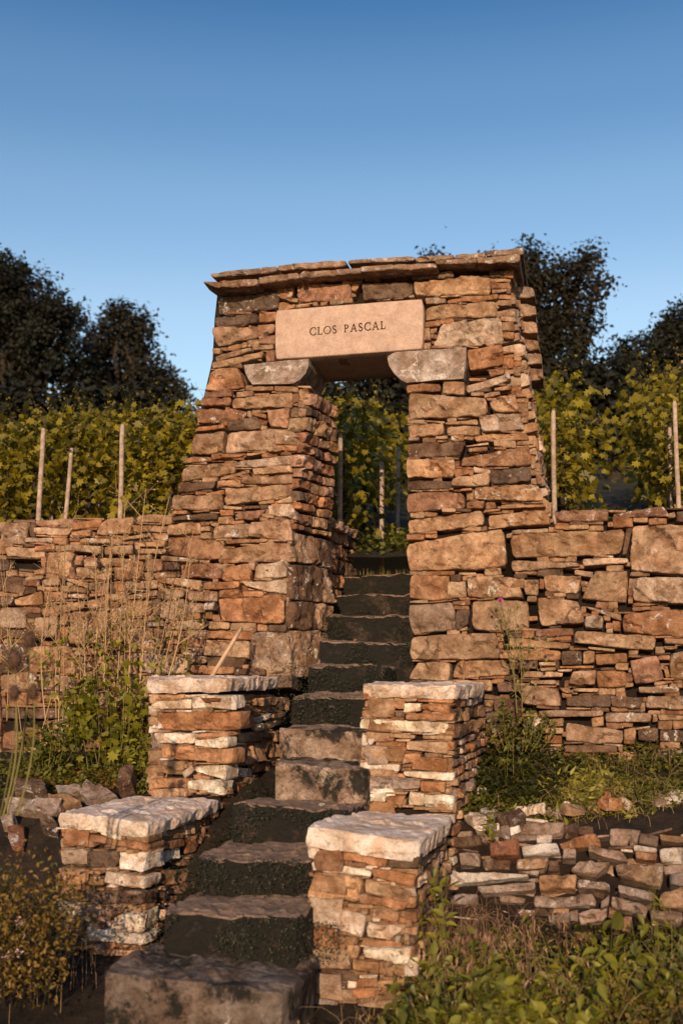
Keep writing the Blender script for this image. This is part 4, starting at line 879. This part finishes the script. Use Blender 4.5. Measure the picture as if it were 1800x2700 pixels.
stake(1776, 1058, 1360, 9.1, -14, 'tall wooden vine stake at the right picture edge', .026)
stake(1763, 1115, 1340, 9.7, -8, 'thinner vine stake just left of the tall one at the right edge', .024)
stake(1486, 1165, 1300, 10.6, -2, 'slim vine stake hidden in leaves right of the gateway', .02)
# ---- trees
def tree(name, label, cat, blobs, Y, mat, dens=260, lsz=.30, trunk_px=None, spread=.05, seed=0):
    """blobs: (px, py, radius px) at depth Y"""
    B = []
    for bx, by, br in blobs:
        p = Pd(bx, by, Y + random.uniform(-1, 1)*br*.006); B.append((p, br/F*Y))
    cx = sum(b[0].x for b in B)/len(B); tx = cx if trunk_px is None else Pd(trunk_px, 1000, Y).x
    g = hill(tx, Y); t = thing(name, label, cat, Vector((tx, Y, g)))
    parts = []; tub = []; tf = []; off = 0
    def add(pts, rad):
        nonlocal off
        v, f = tube_geo(pts, rad, 6); tub.extend(v)
        for q in f:
            for i in range(1, len(q)-1): tf.append((q[0]+off, q[i]+off, q[i+1]+off))
        off += len(v)
    top = max(b[0].z for b in B); rad0 = .03*(top-g) + .1; split = Vector((tx, Y, g + (top-g)*.3))
    add([Vector((tx, Y, g-.5)), Vector((tx+.1, Y, g+(top-g)*.15)), split], [rad0*1.3, rad0, rad0*.8])
    for p, r in B:
        mid = split.lerp(p, .5) + Vector((random.gauss(0, .3), random.gauss(0, .3), .3)); add([split, mid, p], [rad0*.5, rad0*.3, rad0*.08])
        n = int(dens*r*r*5)
        # clumps on and inside the sphere, leaves around each clump
        nc = max(12, int(n/26)); dirs = rng.normal(size=(nc, 3)); dirs /= np.linalg.norm(dirs, axis=1)[:, None]
        rr = r*rng.uniform(.25, 1.0, nc)**.5*rng.uniform(.88, 1.1, nc); C_ = np.array(p) + dirs*rr[:, None]*np.array([1, 1, .95])
        idx = rng.integers(0, nc, n); P = C_[idx] + rng.normal(size=(n, 3))*max(.16, r*.10)
        parts.append(leaves_geo(P, rng.uniform(.6, 1.2, n)*lsz, 'diamond', up=.2, out=dirs[idx]*1.0))
        for i in range(0, nc, 7): add([p, Vector(C_[i])], [rad0*.06, .012])
    v, f = join(parts); mk('crown', v, f, mat, t, kind='stuff')
    mk('trunk', np.array([tuple(x) for x in tub]), np.array(tf), BARK, t)
    return len(f)
nt_ = 0
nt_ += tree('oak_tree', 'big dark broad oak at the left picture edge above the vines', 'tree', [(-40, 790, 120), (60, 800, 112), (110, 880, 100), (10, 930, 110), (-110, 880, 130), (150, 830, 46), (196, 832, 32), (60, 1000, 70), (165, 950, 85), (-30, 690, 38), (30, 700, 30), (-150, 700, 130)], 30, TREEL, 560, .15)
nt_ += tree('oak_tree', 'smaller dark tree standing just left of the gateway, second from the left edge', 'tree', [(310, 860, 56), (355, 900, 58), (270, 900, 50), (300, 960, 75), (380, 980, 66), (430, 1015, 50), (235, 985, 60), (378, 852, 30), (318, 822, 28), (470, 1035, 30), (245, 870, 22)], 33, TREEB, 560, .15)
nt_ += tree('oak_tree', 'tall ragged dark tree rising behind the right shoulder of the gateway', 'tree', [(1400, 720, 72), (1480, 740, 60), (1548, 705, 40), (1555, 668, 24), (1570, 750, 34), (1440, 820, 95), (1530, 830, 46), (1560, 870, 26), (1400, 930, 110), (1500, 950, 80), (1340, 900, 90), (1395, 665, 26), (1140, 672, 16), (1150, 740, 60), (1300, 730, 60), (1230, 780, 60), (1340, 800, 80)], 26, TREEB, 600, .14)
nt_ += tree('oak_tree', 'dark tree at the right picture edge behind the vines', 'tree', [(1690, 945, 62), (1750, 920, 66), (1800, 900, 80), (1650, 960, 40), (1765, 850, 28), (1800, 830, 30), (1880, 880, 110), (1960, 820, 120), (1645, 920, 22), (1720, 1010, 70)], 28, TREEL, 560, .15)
nt_ += tree('shrub', 'shade-dark scrub behind the vines right of the gateway', 'shrub', [(x, 1040 + (x % 3)*8, 75) for x in range(1330, 1960, 82)] + [(x, 1150, 70) for x in range(1300, 1960, 80)] + [(1560, 985, 40), (1600, 1000, 40), (1480, 1010, 50)], 22, TREEL, 420, .2)
nt_ += tree('shrub', 'shade-dark scrub glimpsed through the gateway opening', 'shrub', [(x, 1075, 62) for x in range(840, 1300, 60)] + [(x, 1160, 60) for x in range(830, 1160, 60)] + [(x, 1230, 50) for x in range(850, 1160, 60)] + [(850, 1015, 28), (960, 1008, 40), (1020, 1015, 40), (1080, 1010, 44), (1000, 960, 60), (1080, 930, 60), (930, 950, 40)], 21, TREEL, 420, .2)
nt_ += tree('shrub', 'shade-dark scrub at the foot of the left trees', 'shrub', [(x, 1070 + (x % 4)*5, 60) for x in range(-220, 480, 70)] + [(x, 1150, 60) for x in range(-220, 560, 80)], 25, TREEL, 420, .22)
print('tree tris', nt_)
# ---- weeds
def plant(name, label, cat, base, group=None): return thing(name, label, cat, base, group)
def gpos(px, Y, lift=0):
    x = (px-900)/F*Y; return Vector((x, Y, gz(x, Y)+lift))
def dry_weed(px, ptop, pbot, Y, lean=0, green=0.0, group='dry stalky weeds in front of the left wall', label='tall dry branching weed stalk in front of the left wall', n=9):
    top = np.array(Pd(px+lean, ptop, Y+.05)); base = np.array(Pd(px, pbot, Y)); t = plant('dry_weed', label, 'weed', Vector(base), group)
    tt = np.linspace(0, 1, 10)[:, None]; wob = rng.normal(size=3)*.03
    stem = base + tt*(top-base) + np.sin(tt*3.1)*wob; parts = [ribbon(stem, .014, .005)]; lp = []; ls = []
    L = np.linalg.norm(top-base)
    for i in range(n):
        a = rng.uniform(.3, .98); b0 = base + a*(top-base) + math.sin(a*3.1)*wob; ln = L*rng.uniform(.10, .26)*(1.2-a*.6); dr = rng.normal(size=3)*np.array([.6, .35, .1]); dr[2] += .75; dr /= np.linalg.norm(dr)
        t2 = np.linspace(0, 1, 5)[:, None]; q = b0 + t2*dr*ln + t2*t2*rng.normal(size=3)*.02; parts.append(ribbon(q, .008, .003))
        for j in range(4):
            s0 = q[rng.integers(1, 5)]; d2 = dr + rng.normal(size=3)*.6; d2 /= np.linalg.norm(d2); q2 = s0 + np.linspace(0, 1, 3)[:, None]*d2*ln*rng.uniform(.2, .45); parts.append(ribbon(q2, .005, .0025)); lp.append(q2[-1]); lp.append(q2[1]); ls += [rng.uniform(.010, .02)]*2
    parts.append(leaves_geo(np.array(lp), ls, 'diamond'))
    v, f = join(parts); mk('stem', v, f, DRY, t)
    if green:
        m = int(26*green); a = rng.uniform(.02, .6, m)**1.2; P = base + a[:, None]*(top-base) + rng.normal(size=(m, 3))*np.array([.05, .03, .02])
        v, f = leaves_geo(P, rng.uniform(.035, .085, m), 'ovate', up=.2, droop=.2); mk('leaves', v, f, WEED, t, kind='stuff')
for (px, pt, pb, le, g) in [(60, 1430, 1960, -55, .3), (150, 1410, 1930, 10, .5), (165, 1360, 1900, 5, .2), (250, 1440, 1940, 0, .9), (275, 1400, 1960, 22, 1.0), (300, 1330, 1960, 30, 1.0), (330, 1290, 1930, 55, .6), (315, 1390, 1950, -18, 1.1), (360, 1310, 1920, 88, .5),
                            (400, 1400, 1900, 110, .5), (230, 1520, 1960, -30, .9), (440, 1480, 1800, 60, .6), (350, 1500, 1960, 40, 1.0), (210, 1640, 1980, 10, 1.0), (120, 1500, 1900, 25, .2), (385, 1560, 1980, 70, .6), (480, 1530, 1800, 50, .5), (20, 1480, 1900, -20, .2), (280, 1480, 1960, 8, 1.0), (340, 1600, 1990, -10, 1.0)] + [(x_, 1380 + (x_*37) % 260, 1930, ((x_*13) % 90)-30, .5) for x_ in range(110, 430, 46)]:
    dry_weed(px, pt, pb, 7.75 + random.uniform(-.15, .25), le, g, n=8)
def leafy(name, label, cat, base, w_, h, n, mat, tpl='ovate', size=(.03, .06), stems=12, stem_mat=None, group=None, up=.4, depth=None, droop=.3):
    base = Vector(base); t = plant(name, label, cat, base, group); st = []; PP = []
    b = np.array(base)
    for i in range(stems):
        a = rng.uniform(0, 6.283); r = rng.uniform(0, 1)**.6; e = b + np.array([math.cos(a)*r*w_, math.sin(a)*r*(depth or w_*.6), h*rng.uniform(.55, 1)*(1-.35*r)])
        s = b + np.array([math.cos(a)*r*w_*.55, math.sin(a)*r*(depth or w_*.6)*.55, -.05]); tt = np.linspace(0, 1, 7)[:, None]
        q = s + tt*(e-s) + np.sin(tt*3.14)*rng.normal(size=3)*.03; st.append(ribbon(q, .007, .002)); m = max(2, n//stems); u_ = rng.uniform(.12, 1, m)
        PP.append(s + u_[:, None]*(e-s) + rng.normal(size=(m, 3))*w_*.09)
    P = np.concatenate(PP); v, f = leaves_geo(P, rng.uniform(size[0], size[1], len(P)), tpl, up=up, droop=droop); mk('leaves', v, f, mat, t, kind='stuff')
    v, f = join(st); mk('stem', v, f, stem_mat or STALK, t); return t
leafy('leafy_weed', 'bushy yellow green weed growing against the left wall beside the parapet', 'weed', Pd(300, 2010, 7.55), .36, .80, 330, WEED, 'palm', (.035, .085), 26)
leafy('leafy_weed', 'lower green weed at the moss patch left of the upper pier', 'weed', Pd(375, 2040, 7.3), .16, .38, 190, WEED, 'ovate', (.03, .06), 12)
leafy('leafy_weed', 'dark green weed at the left foot of the wall behind the teasels', 'weed', Pd(120, 2010, 7.5), .34, .36, 420, BRAM, 'ovate', (.03, .07), 18)
leafy('leafy_weed', 'small round leaved weed tucked behind the left lower cap', 'weed', Pd(350, 2085, 7.15), .12, .13, 90, BRAM, 'ovate', (.02, .04), 8)
leafy('leafy_weed', 'leafy stems climbing up the left wall in the middle', 'weed', Pd(220, 1960, 7.6), .25, .55, 220, WEED, 'palm', (.035, .07), 12)
def tufts(name, label, cat, mat, area, n, size, kind='stuff', tpl='diamond', up=.8, zf=gz, hgt=.03):
    P = []
    for _ in range(n):
        x, y = area(); P.append((x, y, zf(x, y) + rng.uniform(0, hgt)))
    v, f = leaves_geo(np.array(P), rng.uniform(size[0], size[1], n), tpl, up=up); o = mk(name, v, f, mat, kind=kind); tagm(o, label, cat); return o
def patch(px, Y, rx, ry):
    c = gpos(px, Y)
    def a():
        r = math.sqrt(rng.uniform()); t = rng.uniform(0, 6.283); return c.x + rx*r*math.cos(t), c.y + ry*r*math.sin(t)
    return a
tufts('moss_patch', 'rusty orange and green moss covering the bank left of the upper pier', 'moss', MOSS, patch(240, 7.45, .45, .32), 5000, (.012, .03), hgt=.05)
tufts('ground_cover', 'low weeds along the foot of the left wall', 'ground cover', BRAM, patch(40, 7.6, 1.3, .5), 4200, (.02, .05), hgt=.10)
# teasels at the left edge
def teasel(px, py, pbx, Y, r, label):
    c = Pd(px, py, Y); b = Pd(pbx, 2150, Y); t = plant('teasel', label, 'teasel', Vector((b.x, b.y, b.z)))
    tt = np.linspace(0, 1, 8)[:, None]; q = np.array(b) + tt*(np.array(c)-np.array(b)) + np.sin(tt*3.1)*np.array([.03, 0, 0]); v, f = ribbon(q, .012, .008); mk('stem', v, f, STALK, t)
    n = 420; d = rng.normal(size=(n, 3)); d /= np.linalg.norm(d, axis=1)[:, None]; P = np.array(c) + d*np.array([r*.9, r*.9, r*1.3])
    v, f = leaves_geo(P, np.full(n, r*.5), 'blade', dirs=d*3, up=0); v2, f2 = ellips(c, r*.85, r*.85, r*1.25); vv, ff = join([(v, f), (v2, f2)]); mk('flower_head', vv, ff, TEAS, t)
    dd = rng.normal(size=(10, 3)); dd[:, 2] = abs(dd[:, 2]); v, f = leaves_geo(np.repeat([np.array(c)-np.array([0, 0, r])], 10, 0), np.full(10, r*1.3), 'blade', dirs=dd*2, up=0); mk('bract', v, f, STALK, t)
def ellips(c, a, b, h, nu=10, nv=7):
    vs = []; fs = []
    for j in range(nv+1):
        for i in range(nu):
            p = math.pi*j/nv; q = 2*math.pi*i/nu; vs.append((c[0]+a*math.sin(p)*math.cos(q), c[1]+b*math.sin(p)*math.sin(q), c[2]+h*math.cos(p)))
    for j in range(nv):
        for i in range(nu):
            A_, B_, C_, D_ = j*nu+i, j*nu+(i+1) % nu, (j+1)*nu+(i+1) % nu, (j+1)*nu+i; fs += [(A_, C_, B_), (A_, D_, C_)]
    return np.array(vs), np.array(fs)
teasel(39, 1740, 0, 4.7, .036, 'large brown teasel head on a bent stem at the left edge')
teasel(77, 1688, 20, 4.8, .026, 'slender teasel head, the highest one at the left edge')
teasel(40, 1826, 10, 4.7, .024, 'small teasel head directly below the large one')
teasel(88, 1824, 45, 4.75, .024, 'small teasel head, rightmost of the four')
def grass(name, label, cat, base_fn, n, h, mat, w_=.006, lean=.4, droop=.5, group=None, kind='stuff', seed_heads=0):
    parts = []
    P0 = base_fn()
    for _ in range(n):
        b = base_fn(); hh = rng.uniform(h[0], h[1]); v, f = blade(b, hh, rng.uniform(.1, 1)*lean, w_, droop=droop); parts.append((v, f))
        if seed_heads and rng.uniform() < seed_heads:
            tip = v[5]; m = 9; PP = np.repeat([tip], m, 0) + rng.normal(size=(m, 3))*np.array([.018, .018, .012]); dd = np.tile([0, 0, -1.], (m, 1)); parts.append(leaves_geo(PP, rng.uniform(.025, .05, m), 'blade', dirs=dd, up=0))
    v, f = join(parts); o = mk(name, v, f, mat, kind=kind); tagm(o, label, cat, group); return o
def gb(px, Y, rx, ry, lift=0, zf=gz):
    c = gpos(px, Y)
    def a():
        x = c.x + rng.normal()*rx*.5; y = c.y + rng.normal()*ry*.5; return (x, y, zf(x, y)+lift-.02)
    return a
grass('grass_tuft', 'long green grass blades under the teasels at the left edge', 'grass', gb(20, 5.9, .35, .5), 50, (.25, .6), DRY, .012, .5)
grass('grass_tuft', 'fine reddish dry grass hanging beside the lower left parapet', 'grass', gb(110, 6.0, .25, .25), 130, (.12, .4), DRYR, .003, .9, .9)
# left foreground bush with small pale flowers
leafy('flowering_shrub', 'low rust and green bush with tiny pale pink flowers at the lower left edge', 'shrub', Pd(20, 2620, 5.2), .40, .85, 3000, MOSS, 'ovate', (.014, .034), 60, BARK, up=.3)
leafy('flowering_shrub', 'dark leafy bush filling the lower left corner below the loose stones', 'shrub', Pd(60, 2580, 5.5), .32, .62, 1500, BRAM, 'ovate', (.016, .036), 40, BARK, up=.3)
for px, py in [(50, 2515), (20, 2520), (52, 2430)]:
    c = Pd(px, py, 4.9); P = np.array(c) + rng.normal(size=(16, 3))*.011; v, f = leaves_geo(P, np.full(16, .011), 'ovate', up=.2)
    tagm(mk('flower_cluster', v, f, PALEP), 'tiny cluster of pale pink blossoms on the lower left bush', 'flower', 'pale blossoms on the lower left bush')
# thistle by the right wall
def thistle(px, py, pbx, pby, Y, label, flower=True, hd=.016):
    c = Pd(px, py, Y); b = Pd(pbx, pby, Y); t = plant('thistle', label, 'thistle', b); parts = []; lp = []; heads = [np.array(c)]
    A, B_ = np.array(b), np.array(c); tt = np.linspace(0, 1, 9)[:, None]; parts.append(ribbon(A + tt*(B_-A) + np.sin(tt*3)*np.array([.02, 0, 0]), .009, .004)); L = np.linalg.norm(B_-A)
    for i in range(9):
        a = rng.uniform(.1, .85); s = A + a*(B_-A) + math.sin(a*3)*np.array([.02, 0, 0]); e = s + np.array([rng.normal()*.10, rng.normal()*.04, rng.uniform(.08, .30)*L/.7]); parts.append(ribbon(s + np.linspace(0, 1, 5)[:, None]*(e-s), .006, .003)); heads.append(e)
        u_ = rng.uniform(0, 1, 9)[:, None]; lp.append(s + u_*(e-s))
    lp.append(A + rng.uniform(0, .9, 40)[:, None]*(B_-A)); P = np.concatenate(lp); parts.append(leaves_geo(P, rng.uniform(.02, .06, len(P)), 'blade', up=.0, droop=-.2))
    v, f = join(parts); mk('stem', v, f, STALK, t)
    [mk('bud', *ellips(h_, .011, .011, .014, 8, 5), STALK, t) for h_ in heads[1:]]
    if flower:
        n = 120; d = rng.normal(size=(n, 3)); d[:, 2] = abs(d[:, 2])+.2; d /= np.linalg.norm(d, axis=1)[:, None]; P = np.repeat([np.array(c)], n, 0); v, f = leaves_geo(P, np.full(n, hd*1.6), 'blade', dirs=d*3, up=0); mk('flower_head', v, f, PINK, t)
thistle(1318, 1585, 1362, 1880, 7.35, 'tall spindly thistle with one magenta flower in front of the right wall')
thistle(1352, 1600, 1375, 1880, 7.35, 'green thistle stem without flowers beside the magenta one', False)
thistle(1620, 2157, 1610, 2250, 6.75, 'low thistle with a pink flower above the rubble bank', True)
leafy('leafy_weed', 'single sprig of dark leaves in the shade right of the upper pier', 'weed', Pd(1345, 2090, 7.1), .09, .42, 20, BRAM, 'ovate', (.04, .07), 3)
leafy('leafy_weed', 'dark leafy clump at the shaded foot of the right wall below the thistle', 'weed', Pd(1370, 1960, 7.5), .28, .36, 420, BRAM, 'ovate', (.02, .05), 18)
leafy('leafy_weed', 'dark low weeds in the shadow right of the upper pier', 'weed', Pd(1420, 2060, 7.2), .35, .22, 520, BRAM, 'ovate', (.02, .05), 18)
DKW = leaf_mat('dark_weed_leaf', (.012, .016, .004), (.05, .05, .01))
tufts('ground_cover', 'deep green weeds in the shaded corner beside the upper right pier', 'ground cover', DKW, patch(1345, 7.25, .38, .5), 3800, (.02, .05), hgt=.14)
# spiky bank vegetation at the right
for i, (px, py, Y, wd, hh, nn) in enumerate([(1500, 2150, 6.95, .20, .34, 520), (1580, 2165, 6.85, .26, .40, 800), (1650, 2200, 6.7, .24, .26, 560), (1560, 2130, 7.05, .16, .28, 300), (1790, 2160, 6.8, .14, .22, 260), (1440, 2190, 6.75, .26, .18, 420)]):
    leafy('spiky_weed', ['spiky yellow green thistle tuft, the left one on the right bank', 'largest spiky yellow green thistle tuft in the middle of the right bank', 'spiky tuft sprawling over the top of the rubble bank', 'small spiky tuft behind the largest one', 'small spiky tuft at the right picture edge', 'low spiky growth left of the thistle tufts'][i],
          'weed', Pd(px, py, Y), wd, hh, nn, SPIKY if i != 5 else WEED, 'spike', (.035, .085), 40, up=0, droop=-.5)
grass('dry_grass', 'dry straw coloured grass lying over the right bank', 'grass', gb(1640, 6.8, .8, .3, .02), 210, (.1, .32), DRY, .0035, 1.2, .8)
grass('dry_grass', 'dry grass tufts along the crest of the rubble bank', 'grass', gb(1560, 6.72, 1.3, .12, .0), 230, (.06, .2), DRY, .0035, 1.2, .9)
tufts('ground_cover', 'weeds and litter along the crest of the rubble bank', 'ground cover', BRAM, patch(1560, 6.82, 1.1, .22), 3600, (.015, .04), hgt=.07)
grass('dry_grass', 'sparse dry grass stems along the foot of the right wall', 'grass', gb(1650, 7.3, .9, .3, .0), 120, (.15, .4), DRYR, .0035, .8, .6)
tufts('ground_cover', 'low dark weeds and litter between the right wall and the rubble bank', 'ground cover', BRAM, patch(1500, 7.2, 1.15, .5), 6500, (.015, .045), hgt=.08)
leafy('leafy_weed', 'little weed with yellowish leaves on the white topped stone of the rubble bank', 'weed', Pd(1293, 2190, 6.3), .07, .2, 34, WEED, 'ovate', (.025, .05), 5)
# foreground vegetation lower right
fx = 0
LAB = ['dense bramble patch at the foot of the right parapet', 'bramble patch below the middle of the rubble bank', 'bramble patch in the lower right corner', 'low bramble in front of the right parapet foot', 'bramble at the right picture edge under the rubble bank', 'rusty leaved bramble at the bottom edge of the picture', 'bramble shoots close to the parapet at the bottom']
for (px, py, Y, wd, hh, nn) in [(1220, 2660, 5.35, .34, .5, 300), (1430, 2640, 5.5, .46, .46, 380), (1720, 2680, 5.2, .5, .52, 420), (1080, 2760, 4.9, .2, .26, 120), (1800, 2600, 5.9, .4, .4, 420), (1350, 2760, 4.7, .45, .36, 520), (1150, 2760, 4.75, .3, .4, 360)]:
    leafy('bramble', LAB[fx], 'bramble', Pd(px, py, Y), wd, hh*.85, nn, WEED if fx in (1, 2, 5) else BRAM, 'ovate', (.03, .085), 26, up=.35); fx += 1
leafy('broad_leaved_weed', 'upright broad leaved weed below the rubble bank at right', 'weed', Pd(1600, 2590, 5.6), .12, .34, 26, WEED, 'ovate', (.09, .17), 7, droop=-.6)
leafy('leafy_weed', 'tall pale green weed rising beside the lower right parapet', 'weed', Pd(1150, 2560, 5.5), .12, .62, 70, WEED, 'ovate', (.04, .08), 7, droop=-.3)
leafy('leafy_weed', 'slender yellow stemmed weed in front of the rubble bank at far right', 'weed', Pd(1740, 2560, 5.4), .12, .62, 40, WEED, 'blade', (.04, .09), 6)
tufts('ground_cover', 'fine mixed undergrowth covering the lower right foreground', 'ground cover', BRAM, patch(1600, 5.5, 1.15, .75), 3600, (.018, .055), hgt=.16)
tufts('ground_cover', 'rusty dry undergrowth at the bottom right of the foreground', 'ground cover', MOSS, patch(1500, 4.7, .9, .4), 4000, (.014, .034), hgt=.18)
grass('dry_grass', 'drooping dry brome grass against the lower right parapet', 'grass', gb(1210, 5.6, .45, .4, .15), 130, (.35, .72), DRYR, .0035, .7, .75, seed_heads=.7)
grass('dry_grass', 'dry arching grass in the lower right foreground', 'grass', gb(1450, 5.2, 1.2, .6, .0), 260, (.25, .6), DRY, .0035, .9, .7, seed_heads=.3)
grass('dry_grass', 'fine dry grass beside the lower left parapet foot', 'grass', gb(160, 5.7, .25, .3, .0), 60, (.3, .7), DRY, .003, .5, .5)
grass('grass_tuft', 'thin grass seedlings along the top step in the gateway', 'grass', lambda: np.array(Vector((rng.uniform(.12, .62), 9.32, .72))), 70, (.03, .10), STALK, .004, .3, .3)
# moss hanging on the risers of the steps
mp = []
for i in range(1, 11):
    Y = 4.9+.4*i; zt = -1.41+h_*i; xc = -.57+.2*(Y-4.9); m = 1500 if i not in (4, 5) else 160
    for _ in range(m):
        q = Vector((xc, Y, zt)) + U*rng.uniform(-.5, .5) - V*rng.uniform(.0, .06) - Z*rng.uniform(.0, .19)**1.0; mp.append(tuple(q))
mp = np.array(mp); keep = np.array([noise.noise(Vector(p)*4) > -.12 for p in mp]); mp = mp[keep]
v, f = leaves_geo(mp, rng.uniform(.006, .017, len(mp)), 'ovate', up=.1, out=np.tile(np.array(-V), (len(mp), 1))); tagm(mk('step_moss', v, f, DKMOSS, kind='stuff'), 'dark green moss and tiny ferns growing on the risers of the steps', 'moss')
def vpatch():
    u = rng.uniform(-3.2, 3.6); v = .6 + 3.4*rng.uniform()**1.3
    if -.6 < u < .6 and v < 1.6: v += 1.2
    return rot(u, v)
tufts('ground_cover', 'low dark weeds between the vines on the slope behind the gateway', 'ground cover', BRAM, vpatch, 9000, (.03, .08), zf=hill, hgt=.10)
# added bush, out of view right of the camera, dapples shade on the rubble bank
leafy('shrub', 'added unseen bush right of the camera, shading the rubble bank', 'shrub', (1.35, .75, -1.7), .75, 2.15, 5200, BRAM, 'ovate', (.05, .09), 70, depth=.6)
# added bush, out of view at the left, blocks sun from the lower left
leafy('shrub', 'added unseen bush beyond the left edge, shading the lower left foreground', 'shrub', G(-2.45, -3.0, -1.6), .6, .95, 5200, BRAM, 'ovate', (.05, .09), 60)

# gutter litter and moss beside the treads
tufts('moss_patch', 'dark mossy litter in the gutter left of the step treads', 'moss', DKMOSS, lambda: (lambda Y: (interp(Y, [(5.0, -.95), (5.3, -.9), (6.1, -.72), (6.8, -.52), (8, -.3)]) + rng.normal()*.07, Y))(rng.uniform(5.1, 6.9)), 2600, (.010, .028), zf=lambda x, y: max(gz(x, y), -1.41 + .194*(y-5.1)/.4 - .30), hgt=.10)
# each repeated plant gets the place that tells it apart
ORD = ['first', 'second', 'third', 'fourth', 'fifth', 'sixth', 'seventh', 'eighth', 'ninth', 'tenth']
def ordn(i): return ORD[i] if i < 10 else ('%dth' % (i+1) if (i+1) % 10 not in (1, 2, 3) or 10 < (i+1) % 100 < 14 else '%d%s' % (i+1, {1: 'st', 2: 'nd', 3: 'rd'}[(i+1) % 10]))
bygrp = {}
for o in col.objects:
    if o.parent is None and 'group' in o and o.get('category') in ('vine', 'weed', 'flower', 'pebble'): bygrp.setdefault(o['group'], []).append(o)
for g_, L in bygrp.items():
    inn = [o for o in L if -50 < 900 + F*o.location.x/(o.location.y*CA + o.location.z*SA) < 1850]; inn.sort(key=lambda o: o.location.x/o.location.y)
    for i, o in enumerate(inn): o['label'] = o['label'] + ', ' + ordn(i) + ' from the left'
